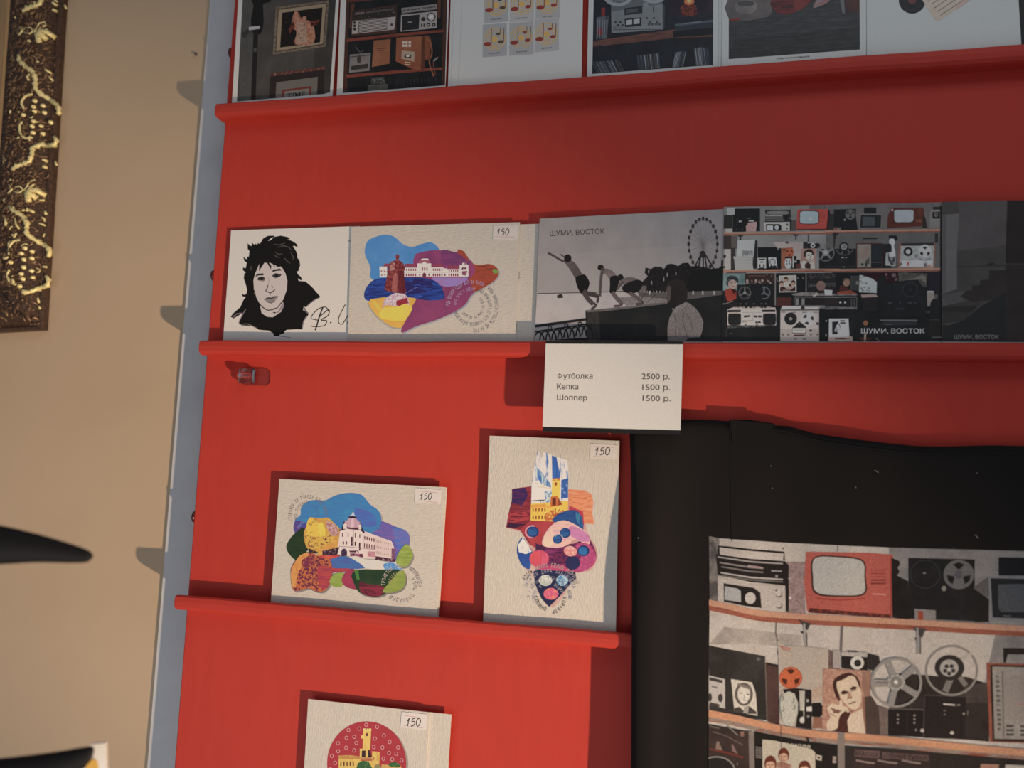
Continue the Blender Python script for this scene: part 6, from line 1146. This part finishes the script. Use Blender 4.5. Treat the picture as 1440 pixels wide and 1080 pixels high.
# ================================================================ PICTURE FRAME on the wall
fc = hit(67.5, 465, .0256); ft = hit(95.5, 0, .0256)
eu = (ft-fc).normalized(); el = Vector((-eu.z, 0, eu.x))
PROF = [(0, .0256), (0, .0195), (.0008, .0175), (.0028, .0165), (.0042, .0170), (.0060, .0135), (.014, .0075), (.028, .0040), (.042, .0055), (.052, .0100), (.0545, .0135), (.058, .0115)]
LIN = [(.058, .0115), (.061, .0110), (.070, .0125), (.080, .0155), (.084, .018), (.090, .019), (.090, .0256)]
FW, FH = .52, .86
frame = empty('picture_frame', fc+eu*(FH/2)*0+el*0); frame.location = Vector((fc.x, WALLY, fc.z))
tag(frame, 'ornate dark bronze and gold carved picture frame hanging on the beige wall', 'picture frame')
def fpt(t, d, y): v = fc+eu*t+el*d; return Vector((v.x, y, v.z))
def prof_y(d, P=PROF+LIN[1:]):
    for (a, ya), (c, yc) in zip(P[1:], P[2:]):
        if a <= d <= c and c > a: return ya+(yc-ya)*(d-a)/(c-a)
    return .0115
def sweep(name, prof, mat):
    for side in range(4):
        bm = bmesh.new(); rows = []
        for (t0, d0, dt, dd) in ({0: ((0, 0, 1, 1), (FH, 0, -1, 1)), 1: ((FH, 0, -1, 1), (FH, FW, -1, -1)), 2: ((FH, FW, -1, -1), (0, FW, 1, -1)), 3: ((0, FW, 1, -1), (0, 0, 1, 1))}[side]):
            rows.append([bm.verts.new(fpt(t0+dt*d, d0+dd*d, y)) for d, y in prof])
        for k in range(len(prof)-1): bm.faces.new((rows[0][k], rows[0][k+1], rows[1][k+1], rows[1][k]))
        bm.faces.new((rows[0][0], rows[1][0], rows[1][-1], rows[0][-1]))
        fixn(bm); obj(name, bm, mat, frame, frame.location)
sweep('moulding', PROF, M['bronze']); sweep('liner', LIN, M['gilt'])
bm = bmesh.new(); vs = [bm.verts.new(fpt(t, d, .0215)) for t, d in ((.088, .088), (FH-.088, .088), (FH-.088, FW-.088), (.088, FW-.088))]; bm.faces.new(vs)
vb = [bm.verts.new(fpt(t, d, .0245)) for t, d in ((.088, .088), (FH-.088, .088), (FH-.088, FW-.088), (.088, FW-.088))]; bm.faces.new(vb[::-1])
for i in range(4): bm.faces.new((vs[i], vb[i], vb[(i+1) % 4], vs[(i+1) % 4]))
fixn(bm); obj('picture_panel', bm, M['gilt'], frame, frame.location)
def f_td(px, py):
    y = 0
    for _ in range(4):
        p = hit(px, py, y); v = p-Vector((fc.x, p.y, fc.z)); t, d = v.x*eu.x+v.z*eu.z, v.x*el.x+v.z*el.z; y = prof_y(d)
    return t, d
def relief_tube(bm, td, r, n=6, lift=.0002):
    pts = [fpt(t, d, prof_y(max(.003, min(.0575, d)))-lift) for t, d in td]
    tube(bm, pts, r, n)
def blob(bm, t, d, rt, rd, h, n=8, rot=0):
    top = bm.verts.new(fpt(t, d, prof_y(d)-h)); rings = []
    for k, (s_, hh) in enumerate(((.55, .8), (1, .0))):
        rings.append([bm.verts.new(fpt(t+s_*(rt*cos(2*pi*i/n)*cos(rot)-rd*sin(2*pi*i/n)*sin(rot)), d+s_*(rt*cos(2*pi*i/n)*sin(rot)+rd*sin(2*pi*i/n)*cos(rot)), prof_y(d)-h*hh+(.0006 if k else 0))) for i in range(n)])
    for i in range(n):
        bm.faces.new((top, rings[0][i], rings[0][(i+1) % n])); bm.faces.new((rings[0][i], rings[1][i], rings[1][(i+1) % n], rings[0][(i+1) % n]))
PX = .00088
gold = bmesh.new()
def unit(c, zig, zig2, cs, dots, extra=()):
    cv = lambda x, y: f_td(c[0]+x/4.5, c[1]+y/4.5)
    out = []
    def fine(pl_):
        o_ = []
        for a, c_ in zip(pl_, pl_[1:]):
            n_ = max(1, int(math.hypot(c_[0]-a[0], c_[1]-a[1])/13)); o_ += [(a[0]+(c_[0]-a[0])*i/n_, a[1]+(c_[1]-a[1])*i/n_) for i in range(n_)]
        return o_+[pl_[-1]]
    for pl_, w in ((fine(zig), 14), (fine(zig2), 14)): out.append(('t', [cv(*p) for p in pl_], [w/4.5*PX*(.65 if i in (0, len(pl_)-1) else (1.25, .72, 1.0, .62)[i % 4]) for i in range(len(pl_))]))
    for pl_ in cs: out.append(('t', [cv(*p) for p in smooth_pts(pl_, 4, False)], 7/4.5*PX))
    for p in dots: out.append(('b', cv(*p), 13/4.5*PX))
    for pl_, w in extra: out.append(('t', [cv(*p) for p in pl_], w/4.5*PX))
    return out
flower = [([(60, 90), (78, 118), (52, 145)], 6), ([(85, 105), (130, 100), (148, 122), (125, 140), (88, 132)], 5), ([(165, 120), (195, 75), (228, 62), (232, 82), (205, 115)], 5), ([(150, 128), (168, 120)], 8),
          ([(172, 140), (190, 175), (212, 210)], 15), ([(180, 130), (212, 150), (235, 180)], 15), ([(190, 122), (235, 128), (270, 150)], 14), ([(230, 110), (262, 140)], 8)]
U0 = unit((0, 240), [(60, 225), (75, 245), (105, 262), (150, 290), (165, 320), (195, 330), (190, 400), (210, 430), (235, 450), (275, 475), (292, 505), (280, 540)], [(265, 658), (285, 685), (275, 720), (225, 738), (205, 760), (165, 785)],
          [[(130, 440), (85, 450), (62, 490), (60, 535)], [(62, 625), (48, 665), (70, 710), (108, 722)]], [(168, 495), (207, 513), (140, 524), (160, 565), (205, 556), (68, 580), (165, 616), (202, 634), (137, 654), (160, 690), (207, 678), (128, 733)],
          [([(245, 290), (265, 300), (250, 310)], 5), ([(240, 330), (268, 340)], 5), ([(95, 300), (105, 345), (125, 370)], 6), ([(38, 300), (42, 350)], 9), ([(150, 248), (152, 258)], 9), ([(180, 240), (190, 255), (182, 262)], 6), ([(205, 255), (222, 268)], 7), ([(262, 250), (272, 270)], 8), ([(215, 800), (222, 830)], 6), ([(215, 850), (235, 870)], 6), ([(250, 600), (270, 602)], 6), ([(262, 390), (250, 410)], 5)])
U1 = unit((0, 0), [(120, 350), (125, 385), (165, 425), (205, 450), (225, 485), (245, 500), (238, 560), (265, 600), (305, 625), (345, 660), (350, 700), (340, 712)], [(318, 852), (335, 880), (320, 905), (255, 915), (235, 945), (225, 1000), (180, 1030), (110, 1050), (80, 1075)],
          [[(210, 598), (165, 610), (138, 650), (155, 690)], [(150, 772), (125, 800), (140, 860), (200, 890)]], [(240, 650), (215, 678), (272, 670), (240, 716), (278, 712), (150, 730), (232, 780), (208, 802), (262, 800), (228, 850), (268, 845), (322, 775)],
          [([(190, 470), (172, 490), (185, 510)], 6), ([(255, 400), (270, 415)], 7), ([(285, 440), (305, 452)], 7), ([(300, 480), (318, 500)], 6), ([(262, 1005), (275, 1010)], 8), ([(262, 1050), (280, 1052)], 8), ([(325, 1010), (335, 1035)], 6)])
fl = [('t', [f_td(p[0]/4.5, 240+p[1]/4.5) for p in pl_], w/4.5*PX) for pl_, w in flower]
per = f_td(140/4.5, 80/4.5)[0]-f_td(80/4.5, 1075/4.5)[0]
def emit(lst, dt):
    for e in lst:
        if e[0] == 't': relief_tube(gold, [(t+dt, d) for t, d in e[1]], e[2])
        else: blob(gold, e[1][0]+dt, e[1][1], e[2], e[2], e[2]*1.1)
emit(U0, 0); emit(U1, 0); emit(fl, 0)
for k_ in (1, 2): emit(U1, per*k_); emit(fl, per*k_)
rel = bmesh.new()
for i in range(2600):
    if i < 2100: t, d = random.uniform(.0, FH), random.uniform(.005, .053)
    else: d, t = random.uniform(.0, .30), random.uniform(.005, .053)
    if (i < 2100 and t < d) or (i >= 2100 and d < t): continue
    a0 = random.uniform(0, 2*pi); r = random.uniform(.0018, .0055); sp = random.uniform(1.2, 3)
    pts = [(t+r*cos(a0+sp*k/5), d+r*sin(a0+sp*k/5)) for k in range(6)]
    if i < 2100: P_ = [fpt(a, c, prof_y(max(.003, min(.057, c)))-.0001) for a, c in pts]
    else: P_ = [fpt(a, c, prof_y(max(.003, min(.057, a)))-.0001) for a, c in pts]
    w = random.uniform(.0005, .0014); tube(gold if (i % 17 == 0 and i < 2100 and r < .0042) else rel, P_, [w*.5, w, w*1.2, w*1.2, w, w*.4], 5)
# small notched row beside the liner
o = obj('gold_relief', gold, M['gold'], frame, frame.location, True); o['label'] = 'gilded raised scrolls, beads and zigzags'; o['kind'] = 'stuff'
mj = bmesh.new(); tube(mj, [fpt(d, d, prof_y(d)-.0002) for d in (.003, .006, .012, .02, .03, .04, .05, .057)], .0007, 5); o = obj('mitre_joint', mj, M['black'], frame, frame.location); o['label'] = 'dark crack across the frame corner'
o = obj('brown_relief', rel, M['relief'], frame, frame.location, True); o['kind'] = 'stuff'
nb = bmesh.new()
for k in range(250):
    t = .062+k*.003
    if t > FH-.06: break
    tube(nb, [fpt(t, .0535, prof_y(.0535)), fpt(t+.0008, .0575, prof_y(.0575))], [.0009, .0006], 5)
o = obj('notched_edge', nb, M['relief'], frame, frame.location, True); o['kind'] = 'stuff'

# small nail and dot on the wall
p = hit(276.5, 77, WALLY); bm = bmesh.new(); tube(bm, [(p.x, WALLY, p.z), (p.x+.0001, WALLY-.003, p.z+.0001)], [.0011, .0013], 8); tag(obj('nail', bm, M['steel'], None, (p.x, WALLY, p.z)), 'tiny nail head in the beige wall near the top of the red board', 'nail')

# ================================================================ black hanger arms close to the camera
def hanger(name, label, arm, dist, tip_first=True):
    pts = [at_depth(px, py, dist) for px, py, r in arm]; rs = [r*dist/F for px, py, r in arm]
    P_ = smooth_pts([(*p, r) for p, r in zip(pts, rs)], 4, False)
    root = empty(name, pts[-1]); tag(root, label, 'hanger', 'black coat hangers')
    bm = bmesh.new(); tube(bm, [p[:3] for p in P_], [max(.0003, p[3]) for p in P_], 16, .55); fixn(bm)
    obj('arm', bm, M['hanger'], root, root.location, True)
    c = pts[-1]; bm = bmesh.new(); mir = [(Vector((2*c.x-p[0], p[1], p[2])), p[3]) for p in P_]
    tube(bm, [m_[0] for m_ in mir][::-1], [max(.0003, m_[1]) for m_ in mir][::-1], 16, .55); fixn(bm); obj('arm', bm, M['hanger'], root, root.location, True)
    bm = bmesh.new(); r = .02; z0 = c.z
    hkp = [(c.x, c.y, z0), (c.x, c.y, z0+.05)]+[(c.x-r+r*cos(a), c.y, z0+.05+r*.2+r*sin(a)) for a in [pi*i/8 for i in range(0, 11)]]
    tube(bm, hkp, .0019, 8); obj('hook', bm, M['steel'], root, root.location, True)
    return root
hanger('coat_hanger', 'black tapering hanger arm reaching in from the left, the upper of two', [(130, 785, .5), (127, 783.5, 6), (117, 781.5, 10), (90, 777, 14.5), (50, 771, 20), (0, 766.5, 27), (-60, 762, 32), (-160, 752, 36), (-280, 738, 38), (-400, 722, 34)], .40)
h2 = hanger('coat_hanger', 'black hanger arm with a white and yellow tag at the bottom left corner', [(131, 1051, .5), (129, 1053, 5), (118, 1063, 13), (90, 1077, 21), (50, 1090, 28), (0, 1102, 34), (-60, 1112, 38), (-160, 1120, 40), (-280, 1112, 40), (-400, 1095, 36)], .40)
def slab(name, px4, dist, th, mat, parent):
    bm = bmesh.new(); f_ = [at_depth(px, py, dist) for px, py in px4]; b_ = [p+fw*th for p in f_]
    va = [bm.verts.new(p) for p in f_]; vb = [bm.verts.new(p) for p in b_]; bm.faces.new(va); bm.faces.new(vb[::-1])
    for i in range(4): bm.faces.new((va[i], vb[i], vb[(i+1) % 4], va[(i+1) % 4]))
    fixn(bm); return obj(name, bm, mat, parent, parent.location)
M['tagy'] = base_mat('yellow_ink', (.75, .45, .08), .5)[0]
t_ = slab('size_tag', [(126, 1047), (148, 1045), (151, 1130), (118, 1130)], .418, .002, M['paper'], h2); t_['label'] = 'white tag with a yellow patch'
bm = bmesh.new(); vs = [bm.verts.new(at_depth(px, py, .4175)) for px, py in smooth_pts([(120, 1085), (124, 1072), (134, 1068), (138, 1080), (136, 1120), (120, 1120)], 4)]; bm.faces.new(vs); bm.normal_update()
yp = obj('yellow_patch', bm, M['tagy'], t_, h2.location)

# ================================================================ light
def look(o, tgt):
    d = (Vector(tgt)-o.location).normalized(); o.rotation_euler = d.to_track_quat('-Z', 'Y').to_euler()
ld = bpy.data.lights.new('warm_spotlight', 'SPOT'); lo = bpy.data.objects.new('warm_spotlight', ld); COL.objects.link(lo)
lo.location = (-.2+1.62*1.15, -1.15, Z0-.05-.88*1.15); ld.energy = KEY_W; ld.color = (1, .73, .49); ld.shadow_soft_size = .022
ld.spot_size = math.radians(KEY_ANG); ld.spot_blend = 1.0; look(lo, KEY_T)
ad = bpy.data.lights.new('low_left_fill', 'AREA'); ao = bpy.data.objects.new('low_left_fill', ad); COL.objects.link(ao)  # added fill near the board, lifts the ambient at lower left; not a window
ao.location = (-.5, -.85, Z0-.62); ad.shape = 'RECTANGLE'; ad.size = .9; ad.size_y = .9; ad.energy = AREA_W; ad.color = (.95, .97, 1); look(ao, (-.35, 0, Z0-.05))
ud = bpy.data.lights.new('overhead_fill', 'AREA'); uo = bpy.data.objects.new('overhead_fill', ud); COL.objects.link(uo)  # soft fill from above, added to brighten the top ledge row
uo.location = (.30, -.75, Z0+.95); ud.shape = 'RECTANGLE'; ud.size = .6; ud.size_y = .4; ud.energy = TOP_W; ud.color = (.93, 1, .98); look(uo, (.1, 0, Z0+.4))
w = bpy.data.worlds.new('room_air'); bpy.context.scene.world = w; w.use_nodes = True
bg = w.node_tree.nodes['Background']; bg.inputs['Color'].default_value = (.92, .94, 1.08, 1); bg.inputs['Strength'].default_value = AMB
sc = bpy.context.scene; sc.view_settings.view_transform = 'Standard'; sc.view_settings.look = 'None'; sc.view_settings.gamma = 1; sc.view_settings.exposure = EXPO

# shared group names
for o in bpy.data.objects:
    if o.parent is None and o.get('category') == 'postcard' and not o.get('group'):
        z = o.location.z
        k = min(range(4), key=lambda i: abs(FL[i]-z))
        o['group'] = ('paper goods on the top ledge', 'postcards on the second ledge', 'postcards on the third ledge', 'postcards on the bottom ledge')[k]
